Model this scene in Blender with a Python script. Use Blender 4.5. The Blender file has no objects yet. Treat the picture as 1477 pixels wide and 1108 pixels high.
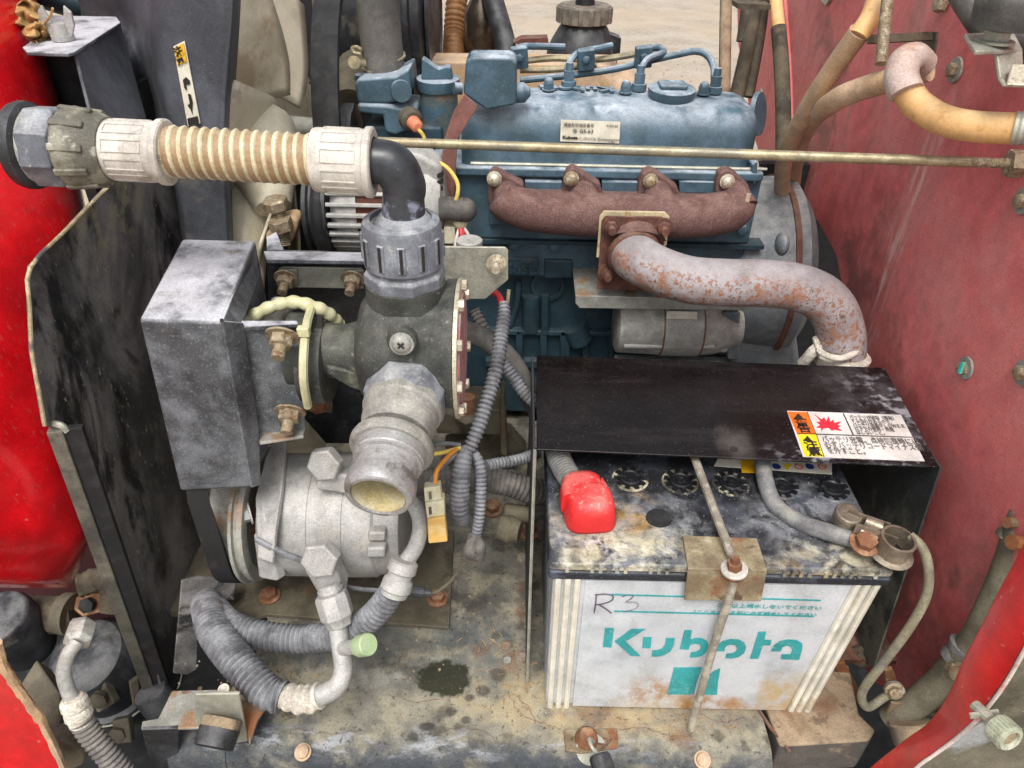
import bpy, math, random
import numpy as np
from mathutils import Vector, Matrix, Quaternion
random.seed(7)
S = bpy.context.scene
COL = S.collection
R = math.radians
# ---------------------------------------------------------------- camera
FPX = 1067.0                                   # focal length in pixels of the 1477 px wide photograph
CAM = Vector((0, 0, 0.655))
CR = Matrix.Rotation(R(90-35.2), 4, 'X') @ Matrix.Rotation(R(1.2), 4, 'Z')
cam = bpy.data.objects.new('camera', bpy.data.cameras.new('camera'))
cam.data.sensor_width = 36; cam.data.lens = FPX/1477*36
cam.data.clip_start = 0.02; cam.data.clip_end = 500
cam.matrix_world = Matrix.Translation(CAM) @ CR
COL.objects.link(cam); S.camera = cam
# ---------------------------------------------------------------- light: bright overcast
w = bpy.data.worlds.new('World'); S.world = w; w.use_nodes = True
nt = w.node_tree; bg = nt.nodes['Background']
sky = nt.nodes.new('ShaderNodeTexSky'); sky.sky_type = 'NISHITA'; sky.sun_disc = False
SUN_EL, SUN_ROT = 60, 186
sky.sun_elevation = R(SUN_EL); sky.sun_rotation = R(SUN_ROT); sky.dust_density = 4; sky.ozone_density = 0.6
hs = nt.nodes.new('ShaderNodeHueSaturation'); hs.inputs['Saturation'].default_value = 0.18
nt.links.new(sky.outputs[0], hs.inputs['Color']); nt.links.new(hs.outputs[0], bg.inputs[0])
bg.inputs[1].default_value = 0.15
sun = bpy.data.objects.new('sun', bpy.data.lights.new('sun', 'SUN'))
sun.data.energy = 1.5; sun.data.angle = R(24); sun.data.color = (1, 0.96, 0.9)
az = R(SUN_ROT)
sdir = Vector((math.sin(az)*math.cos(R(SUN_EL)), math.cos(az)*math.cos(R(SUN_EL)), math.sin(R(SUN_EL))))
sun.rotation_euler = sdir.to_track_quat('Z', 'Y').to_euler(); sun.location = sdir*5
COL.objects.link(sun)
S.view_settings.view_transform = 'Standard'; S.view_settings.look = 'None'
S.view_settings.exposure = 0.52; S.view_settings.gamma = 1
S.cycles.max_bounces = 6; S.cycles.diffuse_bounces = 3; S.cycles.glossy_bounces = 3

CR3 = CR.to_3x3()
def ray(x, y):
    return CR3 @ Vector(((x-738.5)/FPX, (554-y)/FPX, -1))
def P(x, y, X=None, Y=None, Z=None, d=None):
    """point of the place seen at photo pixel x, y, on the plane X=, Y= or Z=, or d metres deep"""
    r = ray(x, y)
    if X is not None: t = X/r.x
    elif Y is not None: t = Y/r.y
    elif Z is not None: t = (Z-CAM.z)/r.z
    else: t = d
    return CAM + r*t
def D(*pts): return [P(x, y, d=d) for x, y, d in pts]
def PL(pts, **k): return [P(x, y, **k) for x, y in pts]

# ---------------------------------------------------------------- mesh collector
def crom(pts, n):
    pts = [Vector(p) for p in pts]
    if len(pts) == 2: return [pts[0].lerp(pts[1], i/n) for i in range(n+1)]
    q = [2*pts[0]-pts[1]] + pts + [2*pts[-1]-pts[-2]]; out = []
    for i in range(1, len(q)-2):
        a, b, c, d = q[i-1:i+3]
        for k in range(n):
            t = k/n
            out.append(0.5*((2*b) + (c-a)*t + (2*a-5*b+4*c-d)*t*t + (3*b-a-3*c+d)*t**3))
    out.append(pts[-1]); return out
def resample(pts, step):
    L = [0]
    for a, b in zip(pts, pts[1:]): L.append(L[-1]+(b-a).length)
    n = max(2, int(round(L[-1]/step))); out = []; j = 0; ts = []
    for i in range(n+1):
        s = L[-1]*i/n
        while j < len(L)-2 and L[j+1] < s: j += 1
        u = (s-L[j])/max(1e-9, L[j+1]-L[j])
        out.append(pts[j].lerp(pts[j+1], u)); ts.append((j+u)/(len(pts)-1))
    return out, ts
def axes(n):
    n = Vector(n).normalized()
    a = Vector((0, 0, 1)) if abs(n.z) < 0.9 else Vector((1, 0, 0))
    u = a.cross(n).normalized(); return u, n.cross(u), n

class G:
    def __init__(s): s.v = []; s.f = []
    def add(s, v, f):
        o = len(s.v); s.v += [Vector(p) for p in v]; s.f += [[i+o for i in q] for q in f]; return s
    def rings(s, rings, caps=True, closed=True):
        n = len(rings[0]); v = [p for r in rings for p in r]; f = []
        for i in range(len(rings)-1):
            for j in range(n if closed else n-1):
                k = (j+1) % n
                f.append([i*n+j, i*n+k, (i+1)*n+k, (i+1)*n+j])
        if caps and closed:
            f.append(list(range(n))[::-1]); f.append([(len(rings)-1)*n+j for j in range(n)])
        return s.add(v, f)
    def tube(s, pts, r, seg=14, n=8, caps=True, corr=None, wrinkle=0):
        rr = list(r) if isinstance(r, (list, tuple)) else [r]*len(pts)
        c = crom(pts, n)
        if len(pts) == 2: rc = [rr[0]+(rr[1]-rr[0])*i/n for i in range(n+1)]
        else: rc = [rr[min(i//n, len(rr)-1)]*(1-(i % n)/n)+rr[min(i//n+1, len(rr)-1)]*((i % n)/n) for i in range(len(c))]
        if corr:
            pitch, dep = corr
            c2, ts = resample(c, pitch/5)
            rc2 = []
            for i, t in enumerate(ts):
                x = t*(len(rc)-1); j = min(int(x), len(rc)-2); b = rc[j]+(rc[j+1]-rc[j])*(x-j)
                rc2.append(b-dep*(0, 0, .45, 1, .55)[i % 5])
            c, rc = c2, rc2
        t0 = (c[1]-c[0]).normalized(); u, v, _ = axes(t0); rings = []
        for i, p in enumerate(c):
            t = (c[min(i+1, len(c)-1)]-c[max(i-1, 0)]).normalized()
            u = (u-t*u.dot(t)).normalized(); v = t.cross(u)
            rings.append([p+(u*math.cos(a)+v*math.sin(a))*(rc[i]*(1+wrinkle*random.uniform(-1, 1)))
                          for a in (2*math.pi*k/seg for k in range(seg))])
        return s.rings(rings, caps)
    def lathe(s, prof, p0, ax, seg=32, caps=True, rot=0, up=None):
        u, v, n = axes(ax)
        if up is not None:
            u = (Vector(up)-n*Vector(up).dot(n)).normalized(); v = n.cross(u)
        p0 = Vector(p0)
        return s.rings([[p0+n*h+(u*math.cos(rot+2*math.pi*k/seg)+v*math.sin(rot+2*math.pi*k/seg))*r for k in range(seg)]
                        for h, r in prof], caps)
    def prism(s, pts, vec):
        pts = [Vector(p) for p in pts]; vec = Vector(vec); n = len(pts)
        nn = Vector((0, 0, 0))
        for a, b in zip(pts, pts[1:]+pts[:1]): nn += a.cross(b)
        if nn.dot(vec) > 0: pts = pts[::-1]
        f = [list(range(n)), [n+i for i in range(n)][::-1]]
        f += [[i, i+n, (i+1) % n+n, (i+1) % n] for i in range(n)]
        return s.add(pts+[p+vec for p in pts], f)
    def plate(s, px, th, **pl):
        """flat piece outlined in photo pixels on a plane of the place, th metres thick going away from the viewer"""
        pts = PL(px, **pl)
        n = Vector((1, 0, 0)) if 'X' in pl else Vector((0, 1, 0)) if 'Y' in pl else Vector((0, 0, 1))
        if n.dot(pts[0]-CAM) < 0: n = -n
        return s.prism(pts, n*th)
    def quad(s, pts, th):
        pts = [Vector(p) for p in pts]; n = (pts[1]-pts[0]).cross(pts[2]-pts[0]).normalized()
        if n.dot(pts[0]-CAM) < 0: n = -n
        return s.prism(pts, n*th)
    def box(s, lo, hi, rot=None):
        lo, hi = Vector(lo), Vector(hi); c = (lo+hi)/2
        v = [Vector((x, y, z)) for z in (lo.z, hi.z) for x, y in ((lo.x, lo.y), (hi.x, lo.y), (hi.x, hi.y), (lo.x, hi.y))]
        if rot is not None: v = [c+rot @ (p-c) for p in v]
        return s.add(v, [[3, 2, 1, 0], [4, 5, 6, 7], [0, 1, 5, 4], [1, 2, 6, 5], [2, 3, 7, 6], [3, 0, 4, 7]])
    def hexa(s, v):   # 8 corners: bottom ring then top ring
        return s.add(v, [[3, 2, 1, 0], [4, 5, 6, 7], [0, 1, 5, 4], [1, 2, 6, 5], [2, 3, 7, 6], [3, 0, 4, 7]])
    def obox(s, c, ax, up, L, W, H):
        n = Vector(ax).normalized(); u = Vector(up); u = (u-n*u.dot(n)).normalized(); v = n.cross(u); c = Vector(c)
        return s.hexa([c+n*a*L/2+v*b*W/2+u*h*H/2 for h in (-1, 1) for a, b in ((-1, -1), (1, -1), (1, 1), (-1, 1))])
    def ball(s, c, r, seg=16, sc=(1, 1, 1)):
        c = Vector(c); rings = []
        for i in range(1, seg//2):
            t = math.pi*i/(seg//2)
            rings.append([c+Vector((math.sin(t)*math.cos(2*math.pi*k/seg)*r*sc[0], math.sin(t)*math.sin(2*math.pi*k/seg)*r*sc[1], math.cos(t)*r*sc[2])) for k in range(seg)])
        return s.rings(rings[::-1])
    def loft(s, rows, nu=6, nv=6):
        """smooth open surface through a grid of points"""
        a = [crom(r, nu) for r in rows]; cols = [crom([r[j] for r in a], nv) for j in range(len(a[0]))]
        g = [[cols[j][i] for j in range(len(cols))] for i in range(len(cols[0]))]
        return s.rings(g, caps=False, closed=False)

WL = {}
def wl(o): return WL.get(o.name, Vector((0, 0, 0))) if o else Vector((0, 0, 0))
def link(o, loc, parent):
    COL.objects.link(o)
    if parent: o.parent = parent
    o.location = Vector(loc)-wl(parent); WL[o.name] = Vector(loc)
def mesh(g, name, m, origin, angle=32):
    me = bpy.data.meshes.new(name)
    me.from_pydata([tuple(p-origin) for p in g.v], [], g.f); me.materials.append(m)
    me.validate()
    import bmesh
    bm = bmesh.new(); bm.from_mesh(me); bmesh.ops.recalc_face_normals(bm, faces=bm.faces); bm.to_mesh(me); bm.free()
    me.polygons.foreach_set('use_smooth', [True]*len(me.polygons))
    me.set_sharp_from_angle(angle=R(angle)); me.update(); return me
def part(g, name, m, parent=None, bevel=0, solid=0, label=None, kind=None, angle=32, sub=0):
    xs = np.array([tuple(p) for p in g.v]); lo, hi = xs.min(0), xs.max(0)
    org = Vector(((lo[0]+hi[0])/2, (lo[1]+hi[1])/2, (lo[2]+hi[2])/2 if parent else lo[2]))
    o = bpy.data.objects.new(name, mesh(g, name, m, org, angle)); link(o, org, parent)
    if solid:
        md = o.modifiers.new('solid', 'SOLIDIFY'); md.thickness = abs(solid); md.offset = -1 if solid > 0 else 1
    if bevel:
        md = o.modifiers.new('bevel', 'BEVEL'); md.width = bevel; md.segments = 2; md.limit_method = 'ANGLE'; md.angle_limit = R(35); md.harden_normals = True
    if label: o['label'] = label
    if kind: o['kind'] = kind
    return o
def tagit(o, label, cat, group=None):
    o['label'] = label; o['category'] = cat
    if group: o['group'] = group
    return o
def solo(g, name, m, label, cat, group=None, **k): return tagit(part(g, name, m, None, **k), label, cat, group)
def thing(name, label, cat, loc, group=None):
    o = bpy.data.objects.new(name, None); o.empty_display_size = .02; link(o, loc, None); return tagit(o, label, cat, group)

# ---------------------------------------------------------------- materials
def lin(c): return tuple(((v/255)/12.92 if v <= 10 else (((v/255)+.055)/1.055)**2.4) for v in c)
class LY:
    def __init__(s, col, scale=60, lo=.5, hi=.6, amt=1, det=6, st=(1, 1, 1), dist=0, zone=None, up=None, vor=False, rough=None, rot=None, th=None):
        s.__dict__.update(locals())
def MAT(name, col, rough=.6, metal=0, layers=(), bump=(150, .15), coat=0, bd=.0006, spec=.5, grain=.6):
    m = bpy.data.materials.new(name); m.use_nodes = True; t = m.node_tree; N = t.nodes; b = N['Principled BSDF']
    lk = t.links.new
    geo = N.new('ShaderNodeNewGeometry')
    sx = N.new('ShaderNodeSeparateXYZ'); lk(geo.outputs['Normal'], sx.inputs[0])
    def mapr(src, lo, hi, a=0, c=1, smooth=True):
        r = N.new('ShaderNodeMapRange'); r.interpolation_type = 'SMOOTHSTEP' if smooth else 'LINEAR'
        lk(src, r.inputs[0]); r.inputs[1].default_value = lo; r.inputs[2].default_value = hi; r.inputs[3].default_value = a; r.inputs[4].default_value = c
        return r.outputs[0]
    def mul(a, c):
        k = N.new('ShaderNodeMath'); k.operation = 'MULTIPLY'; lk(a, k.inputs[0])
        if isinstance(c, (int, float)): k.inputs[1].default_value = c
        else: lk(c, k.inputs[1])
        return k.outputs[0]
    def noise(scale, det=5, st=(1, 1, 1), dist=0, rot=None):
        src = geo.outputs['Position']
        if st != (1, 1, 1) or rot:
            mp = N.new('ShaderNodeMapping'); mp.inputs['Scale'].default_value = st
            if rot: mp.inputs['Rotation'].default_value = [R(a) for a in rot]
            lk(src, mp.inputs[0]); src = mp.outputs[0]
        n = N.new('ShaderNodeTexNoise'); n.inputs['Scale'].default_value = scale; n.inputs['Detail'].default_value = det
        n.inputs['Roughness'].default_value = .62; n.inputs['Distortion'].default_value = dist; lk(src, n.inputs['Vector']); return n.outputs[0]
    # base with a gentle tonal variation
    def mixc(fac, A, Bc):
        k = N.new('ShaderNodeMix'); k.data_type = 'RGBA'; lk(fac, k.inputs[0])
        if isinstance(A, tuple): k.inputs[6].default_value = (*A, 1)
        else: lk(A, k.inputs[6])
        k.inputs[7].default_value = (*Bc, 1); return k.outputs[2]
    cl = lin(col); cur = mixc(mapr(noise(35, 6), .3, .7), tuple(c*.82 for c in cl), tuple(min(1, c*1.2) for c in cl))
    rg = mapr(noise(55, 4), .3, .7, rough-.08, rough+.1)
    for L in layers:
        if L.vor:
            vn = N.new('ShaderNodeTexVoronoi'); vn.inputs['Scale'].default_value = L.scale; lk(geo.outputs['Position'], vn.inputs['Vector'])
            f = mapr(vn.outputs['Distance'], L.hi, L.lo)
        else: f = mapr(noise(L.scale, L.det, L.st, L.dist, L.rot), L.lo, L.hi)
        if L.amt != 1: f = mul(f, L.amt)
        if L.up: f = mul(f, mapr(sx.outputs[2], *L.up))
        if L.zone:
            tot = None
            for z in L.zone:
                mp = N.new('ShaderNodeMapping'); mp.vector_type = 'POINT'
                r3 = z[3:6] if len(z) >= 6 else (z[3],)*3
                mp.inputs['Scale'].default_value = [1/q for q in r3]; mp.inputs['Location'].default_value = [-z[i]/r3[i] for i in range(3)]
                lk(geo.outputs['Position'], mp.inputs[0])
                ln = N.new('ShaderNodeVectorMath'); ln.operation = 'LENGTH'; lk(mp.outputs[0], ln.inputs[0])
                ad = N.new('ShaderNodeMath'); ad.operation = 'MULTIPLY_ADD'; lk(noise(70, 5), ad.inputs[0]); ad.inputs[1].default_value = 1.1; ad.inputs[2].default_value = -.55
                a2 = N.new('ShaderNodeMath'); a2.operation = 'ADD'; lk(ln.outputs['Value'], a2.inputs[0]); lk(ad.outputs[0], a2.inputs[1])
                zf = mapr(a2.outputs[0], 1.05, 1-(z[6] if len(z) > 6 else .35))
                if tot is None: tot = zf
                else:
                    mx = N.new('ShaderNodeMath'); mx.operation = 'MAXIMUM'; lk(tot, mx.inputs[0]); lk(zf, mx.inputs[1]); tot = mx.outputs[0]
            f = mul(f, tot)
        cur = mixc(f, cur, lin(L.col))
        if L.rough is not None:
            k = N.new('ShaderNodeMix'); lk(f, k.inputs[0]); lk(rg, k.inputs[2]); k.inputs[3].default_value = L.rough; rg = k.outputs[0]
    gr = N.new('ShaderNodeMix'); gr.data_type = 'RGBA'; gr.blend_type = 'MULTIPLY'; gr.inputs[0].default_value = grain
    cb = N.new('ShaderNodeCombineColor'); gm = mul(mapr(noise(620, 6), .34, .66, .74, 1.26), mapr(noise(90, 7), .32, .68, .88, 1.12))
    for q in range(3): lk(gm, cb.inputs[q])
    lk(cur, gr.inputs[6]); lk(cb.outputs[0], gr.inputs[7]); cur = gr.outputs[2]
    lk(cur, b.inputs['Base Color']); lk(rg, b.inputs['Roughness'])
    b.inputs['Metallic'].default_value = metal; b.inputs['Coat Weight'].default_value = coat; b.inputs['Coat Roughness'].default_value = .12
    b.inputs['Specular IOR Level'].default_value = spec
    if bump:
        bp = N.new('ShaderNodeBump'); bp.inputs['Strength'].default_value = bump[1]; bp.inputs['Distance'].default_value = bd
        lk(noise(bump[0], 6), bp.inputs['Height']); lk(bp.outputs[0], b.inputs['Normal'])
    return m
DUST = (176, 166, 150)
def speck(amt=.6, c=(190, 186, 176), sc=900): return LY(c, sc, .66, .72, amt, det=2)
def dust(amt=.7, c=DUST, lo=.35, hi=.65, sc=45): return LY(c, sc, lo, hi, amt, up=(.1, .95), rough=.85)
# ---------------------------------------------------------------- the materials of the place
RUST = (118, 72, 46)
m_ground = MAT('pale_gravel', (156, 145, 130), .95, grain=.3, layers=[LY((176, 166, 152), 3, .4, .65, .7), LY((150, 134, 116), 9, .55, .7, .6), LY((120, 104, 90), 60, .62, .7, .6, det=3), LY((212, 206, 194), 90, .6, .7, .6, det=3), LY((178, 158, 136), 1.2, .45, .6, .5)], bump=(60, .5), bd=.01)
m_blue = MAT('engine_blue', (58, 79, 90), .5, layers=[LY((72, 98, 114), 25, .42, .62, .7), LY((100, 124, 142), 14, .48, .68, .5), dust(.85, (158, 168, 178), .3, .62, 30), LY((196, 205, 214), 40, .52, .66, .55, up=(.55, 1)), LY((104, 96, 86), 18, .62, .74, .35), speck(.5, (150, 166, 180))], bump=(420, .22))
m_blue_dk = MAT('engine_blue_dusty_block', (33, 56, 66), .6, layers=[LY((48, 74, 86), 22, .42, .62, .7), LY((92, 84, 74), 20, .56, .72, .55), dust(.5, (98, 108, 114), .35, .7), LY((110, 62, 38), 30, .66, .74, .6), speck(.25, (120, 132, 140))], bump=(300, .3))
m_mani = MAT('rusty_cast_iron', (92, 66, 62), .9, layers=[LY((122, 92, 88), 700, .45, .62, .8, det=3), LY((86, 56, 50), 40, .5, .66, .6), LY((150, 100, 62), 22, .62, .74, .45, up=(-.2, .9)), dust(.25, (160, 134, 122)), LY((60, 38, 36), 60, .64, .72, .4)], bump=(900, .7))
m_rustdk = MAT('brown_rust', (92, 58, 50), .9, layers=[LY((126, 84, 60), 60, .5, .64, .7), LY((70, 42, 38), 45, .55, .68, .7), dust(.3, (160, 140, 120))], bump=(500, .5))
m_rust = MAT('orange_rust', (118, 78, 54), .9, layers=[LY((150, 102, 66), 90, .5, .64, .8), LY((84, 50, 36), 70, .55, .68, .7), dust(.35, (186, 166, 138))], bump=(500, .5))
m_pipe = MAT('flaking_pipe_paint', (148, 141, 141), .7, grain=.4, layers=[LY((168, 163, 166), 30, .4, .62, .8), LY((130, 104, 92), 26, .42, .6, .75, up=(.45, -.5)), LY((150, 104, 76), 45, .52, .60, .7, det=8, up=(.85, .1)), LY((146, 96, 68), 230, .53, .57, .9, det=6, up=(.9, .35)), LY((92, 72, 66), 200, .60, .64, .9, det=6, up=(.9, .2)), LY((150, 104, 76), 260, .63, .66, .8, det=6)], bump=(350, .4))
m_crust = MAT('pale_crusted_metal', (196, 188, 174), .9, layers=[LY((224, 218, 204), 120, .45, .6, .8), LY((140, 120, 96), 70, .58, .68, .6), speck(.6, (110, 96, 80))], bump=(420, 1), bd=.0015)
m_alu = MAT('dusty_cast_aluminium', (158, 156, 150), .62, metal=.25, layers=[LY((184, 182, 176), 45, .42, .62, .7), LY((120, 112, 98), 30, .58, .72, .5), dust(.6, (204, 200, 190)), speck(.7, (228, 226, 218)), LY((110, 104, 96), 700, .66, .7, .6, det=2)], bump=(600, .35))
m_alu2 = MAT('white_oxidised_aluminium', (156, 155, 152), .6, metal=.2, grain=.45, layers=[LY((180, 178, 174), 60, .42, .62, .7), LY((126, 120, 108), 30, .54, .68, .55), LY((196, 186, 160), 24, .60, .72, .4), dust(.4, (206, 203, 197)), LY((120, 118, 114), 1300, .52, .62, .35, det=2), LY((220, 218, 214), 1500, .56, .64, .4, det=2)], bump=(700, .4))
m_bell = MAT('grey_cast_housing', (112, 118, 122), .6, metal=.3, layers=[LY((138, 142, 144), 30, .42, .62, .7), LY((86, 100, 112), 18, .5, .66, .5), dust(.6, (164, 164, 160)), speck(.8, (196, 196, 192), 1000), LY((70, 70, 70), 800, .64, .69, .5, det=2)], bump=(700, .35))
m_galv = MAT('galvanised_steel', (158, 158, 146), .5, metal=.45, layers=[LY((182, 180, 166), 60, .45, .6, .6), LY((140, 128, 102), 22, .58, .7, .45), dust(.4, (196, 190, 174)), speck(.5)], bump=(300, .15))
m_galvr = MAT('rust_stained_galvanised_steel', (140, 140, 132), .65, metal=.2, layers=[LY((166, 164, 156), 40, .45, .6, .6), LY((150, 112, 76), 34, .5, .64, .8, up=(0, .6)), LY((110, 66, 42), 60, .6, .68, .8, up=(0, .6)), speck(.5)], bump=(300, .3))
m_zincbolt = MAT('dirty_zinc_bolt', (150, 136, 112), .6, metal=.3, layers=[LY((120, 84, 56), 220, .52, .62, .8), LY((196, 188, 168), 180, .55, .66, .7)], bump=(600, .5))
m_bolt = MAT('bright_bolt', (196, 188, 168), .45, metal=.5, layers=[LY((140, 122, 96), 300, .54, .62, .7)], bump=(500, .2))
m_rod = MAT('brass_tinted_rod', (150, 138, 110), .45, metal=.45, layers=[LY((178, 166, 134), 60, .45, .6, .8), LY((108, 100, 84), 35, .55, .66, .7), LY((128, 128, 118), 8, .5, .58, .6), speck(.5, (90, 84, 70), 700)], bump=(400, .25))
m_ds = MAT('dusty_black_sheet_metal', (58, 60, 64), .55, layers=[LY((108, 111, 116), 24, .38, .62, .85), LY((146, 148, 153), 70, .5, .66, .5, up=(-.3, .6)), dust(.95, (168, 168, 174), .3, .58, 30), LY((34, 35, 38), 12, .52, .64, .6, dist=.8), LY((196, 196, 202), 30, .3, .55, .7, up=(.7, .98)), LY((112, 100, 76), 22, .6, .72, .5), LY((166, 168, 172), 500, .56, .66, .3, det=3)], bump=(260, .35))
m_blk = MAT('black_sheet_metal', (34, 35, 38), .42, layers=[LY((64, 66, 72), 28, .45, .65, .7), LY((120, 112, 98), 26, .56, .7, .45), dust(.5, (130, 130, 130)), speck(.5, (170, 170, 168))], bump=(200, .15))
m_side = MAT('grimy_black_side_plate', (58, 57, 58), .5, layers=[LY((136, 132, 130), 9, .40, .64, .85, dist=.5, st=(1, 1, .7)), LY((24, 24, 26), 9, .50, .60, .95, dist=1.6, st=(1, 1, .55)), LY((132, 128, 116), 60, .54, .70, .35, st=(1, 1, .5)), LY((140, 132, 104), 50, .44, .6, .6, zone=[(-.36, .62, .40, .03, .10, .05, .6)]), LY((170, 166, 152), 240, .67, .70, .7, det=3, st=(1, 1, .4)), LY((84, 66, 56), 15, .6, .72, .4), speck(.5, (190, 188, 176))], bump=(160, .3))
m_shroud = MAT('dusty_grey_plastic_shroud', (62, 64, 70), .62, layers=[LY((92, 95, 104), 10, .4, .62, .8), LY((44, 44, 47), 14, .55, .66, .6), LY((112, 104, 94), 16, .6, .7, .5), dust(.6, (118, 120, 128)), speck(.45, (150, 152, 158))], bump=(500, .3))
m_cover = MAT('black_cover_sheet', (14, 10, 11), .26, grain=.3, layers=[LY((30, 26, 28), 12, .42, .66, .7, st=(.5, 1, 1)), LY((40, 35, 37), 60, .5, .68, .5, st=(.15, 1, 1)), LY((104, 104, 108), 14, .3, .6, .6, zone=[(.34, .55, .24, .05, .10, .03, .9)]), LY((96, 90, 86), 8, .2, .5, .6, zone=[(.197, .505, .24, .022, .032, .03, .9)]), LY((150, 150, 156), 90, .48, .64, .8, det=9, st=(.8, 1, 1), zone=[(.365, .565, .24, .055, .09, .05, .8), (.262, .49, .24, .05, .022, .04, .7), (.35, .49, .24, .05, .02, .04, .7)]), speck(.4, (190, 186, 180))], bump=(300, .05), spec=.3)  # pale oval near the middle is a soft sky highlight put into the colour
m_flange = MAT('grey_green_dusty_flange', (46, 50, 50), .7, layers=[LY((104, 106, 94), 30, .36, .56, .85, zone=[(.36, .42, .02, .06, .2, .17)]), LY((26, 27, 28), 24, .55, .66, .6), speck(.4)], bump=(300, .2))
m_olive = MAT('olive_dusty_rubber', (92, 86, 70), .8, layers=[LY((118, 112, 94), 26, .42, .6, .7), LY((66, 60, 48), 20, .54, .68, .6)], bump=(400, .2))
m_rubber = MAT('dusty_black_rubber', (66, 64, 62), .75, layers=[LY((98, 94, 88), 24, .4, .62, .8), dust(.35, (140, 136, 128)), speck(.4, (150, 146, 138))], bump=(400, .25))
m_black = MAT('black_rubber', (30, 30, 32), .5, layers=[LY((58, 58, 62), 26, .45, .64, .8), dust(.35, (120, 120, 122)), speck(.4, (160, 160, 160))], bump=(300, .12))
m_belt = MAT('matt_black_belt', (26, 26, 27), .75, layers=[LY((50, 50, 50), 60, .5, .66, .6)], bump=(800, .3))
m_loom = MAT('grey_dusty_corrugated_loom', (86, 86, 89), .75, layers=[LY((116, 117, 121), 60, .42, .6, .8), LY((66, 66, 70), 36, .55, .68, .7), dust(.5, (164, 166, 170)), LY((118, 92, 84), 16, .6, .7, .4), speck(.5, (190, 190, 192))], bump=(500, .3))
m_loom2 = MAT('brown_grey_corrugated_loom', (84, 80, 78), .8, layers=[LY((112, 106, 100), 60, .42, .6, .8), LY((56, 52, 50), 36, .55, .68, .7), dust(.4, (150, 144, 136))], bump=(500, .3))
m_hose = MAT('tan_hose_wall', (140, 114, 84), .55, layers=[LY((158, 130, 98), 30, .42, .6, .7), LY((128, 102, 72), 22, .55, .7, .6), dust(.3, (196, 180, 150))], bump=(250, .15))
m_hrib = MAT('cream_hose_rib', (196, 184, 154), .5, layers=[LY((188, 172, 132), 40, .45, .62, .7), dust(.25, (226, 218, 196)), LY((140, 122, 92), 60, .62, .72, .5)], bump=(250, .12))
m_collar = MAT('chalky_white_plastic', (178, 171, 162), .7, grain=.45, layers=[LY((200, 194, 185), 26, .4, .58, .9), LY((148, 140, 126), 30, .54, .68, .7, dist=.8), LY((126, 118, 104), 70, .62, .72, .6), LY((200, 192, 186), 220, .5, .66, .6)], bump=(280, .4))
m_nut = MAT('olive_grey_plastic_nut', (92, 89, 78), .65, layers=[LY((148, 144, 128), 36, .45, .62, .7), LY((78, 74, 64), 28, .54, .66, .7), LY((184, 182, 170), 90, .6, .7, .6), speck(.5)], bump=(300, .3))
m_gnut = MAT('grey_plastic_nut', (100, 103, 110), .6, layers=[LY((138, 142, 150), 34, .42, .62, .8), LY((84, 86, 94), 26, .54, .68, .6), dust(.6, (178, 178, 178)), LY((176, 172, 160), 100, .58, .68, .6)], bump=(300, .3))
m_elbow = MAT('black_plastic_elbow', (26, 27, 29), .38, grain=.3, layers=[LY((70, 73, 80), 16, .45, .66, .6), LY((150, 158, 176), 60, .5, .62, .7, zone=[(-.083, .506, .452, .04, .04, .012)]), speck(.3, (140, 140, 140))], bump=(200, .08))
m_pump = MAT('olive_black_cast_pump', (44, 46, 43), .6, layers=[LY((72, 74, 68), 26, .42, .62, .7), LY((124, 124, 104), 30, .52, .68, .75, zone=[(-.09, .46, .28, .1, .05, .035), (-.14, .49, .3, .04, .06, .06)]), LY((150, 150, 138), 130, .60, .72, .45), dust(.35, (130, 128, 116)), speck(.5, (170, 172, 160))], bump=(700, .6))
m_outlet = MAT('oxidised_zinc_fitting', (144, 142, 136), .6, metal=.3, layers=[LY((176, 174, 168), 40, .42, .62, .7), LY((116, 106, 86), 34, .54, .68, .65), dust(.45, (184, 180, 168)), speck(.7, (204, 200, 190)), LY((92, 90, 92), 50, .62, .7, .5)], bump=(400, .4))
m_scale = MAT('yellow_lime_scale', (204, 196, 166), .75, layers=[LY((176, 160, 112), 26, .45, .62, .8), LY((200, 196, 176), 50, .5, .62, .8, st=(1, .3, 1))], bump=(300, .6))
m_panel = MAT('dull_red_inner_panel', (198, 98, 98), .6, grain=.5, layers=[LY((212, 122, 118), 5, .4, .62, .8), LY((196, 138, 132), 9, .46, .66, .45, dist=.5), LY((190, 84, 84), 500, .60, .655, .5, det=2, st=(1, .25, 1), rot=(20, 0, 0)), LY((178, 88, 90), 420, .62, .67, .4, det=2, st=(1, 1, .25), rot=(-30, 0, 0)),
      LY((112, 72, 68), 14, .40, .62, .7, dist=.6, zone=[(.4, .52, .10, .1, .24, .15, .8), (.4, .80, .22, .1, .12, .2, .7), (.4, .64, .24, .1, .07, .10, .8), (.4, 1.02, .42, .1, .1, .25, .6)]),
      LY((124, 112, 94), 10, .5, .64, .6, st=(1, 1, .35), dist=.5, zone=[(.4, .85, .62, .1, .2, .3, .6), (.4, .44, -.02, .1, .2, .07, .5)]),
      LY((214, 178, 170), 120, .44, .62, .75, det=8, st=(1, 1, .12), rot=(-27, 0, 0), zone=[(.4, P(1352, 190, X=.4).y, P(1352, 190, X=.4).z, .1, .020, .05, .7), (.4, P(1325, 260, X=.4).y, P(1325, 260, X=.4).z, .1, .020, .05, .7), (.4, P(1295, 340, X=.4).y, P(1295, 340, X=.4).z, .1, .024, .05, .7), (.4, P(1272, 420, X=.4).y, P(1272, 420, X=.4).z, .1, .022, .045, .7), (.4, P(1254, 490, X=.4).y, P(1254, 490, X=.4).z, .1, .018, .045, .7)]), speck(.4, (206, 150, 146), 700)], bump=(200, .1))
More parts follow.
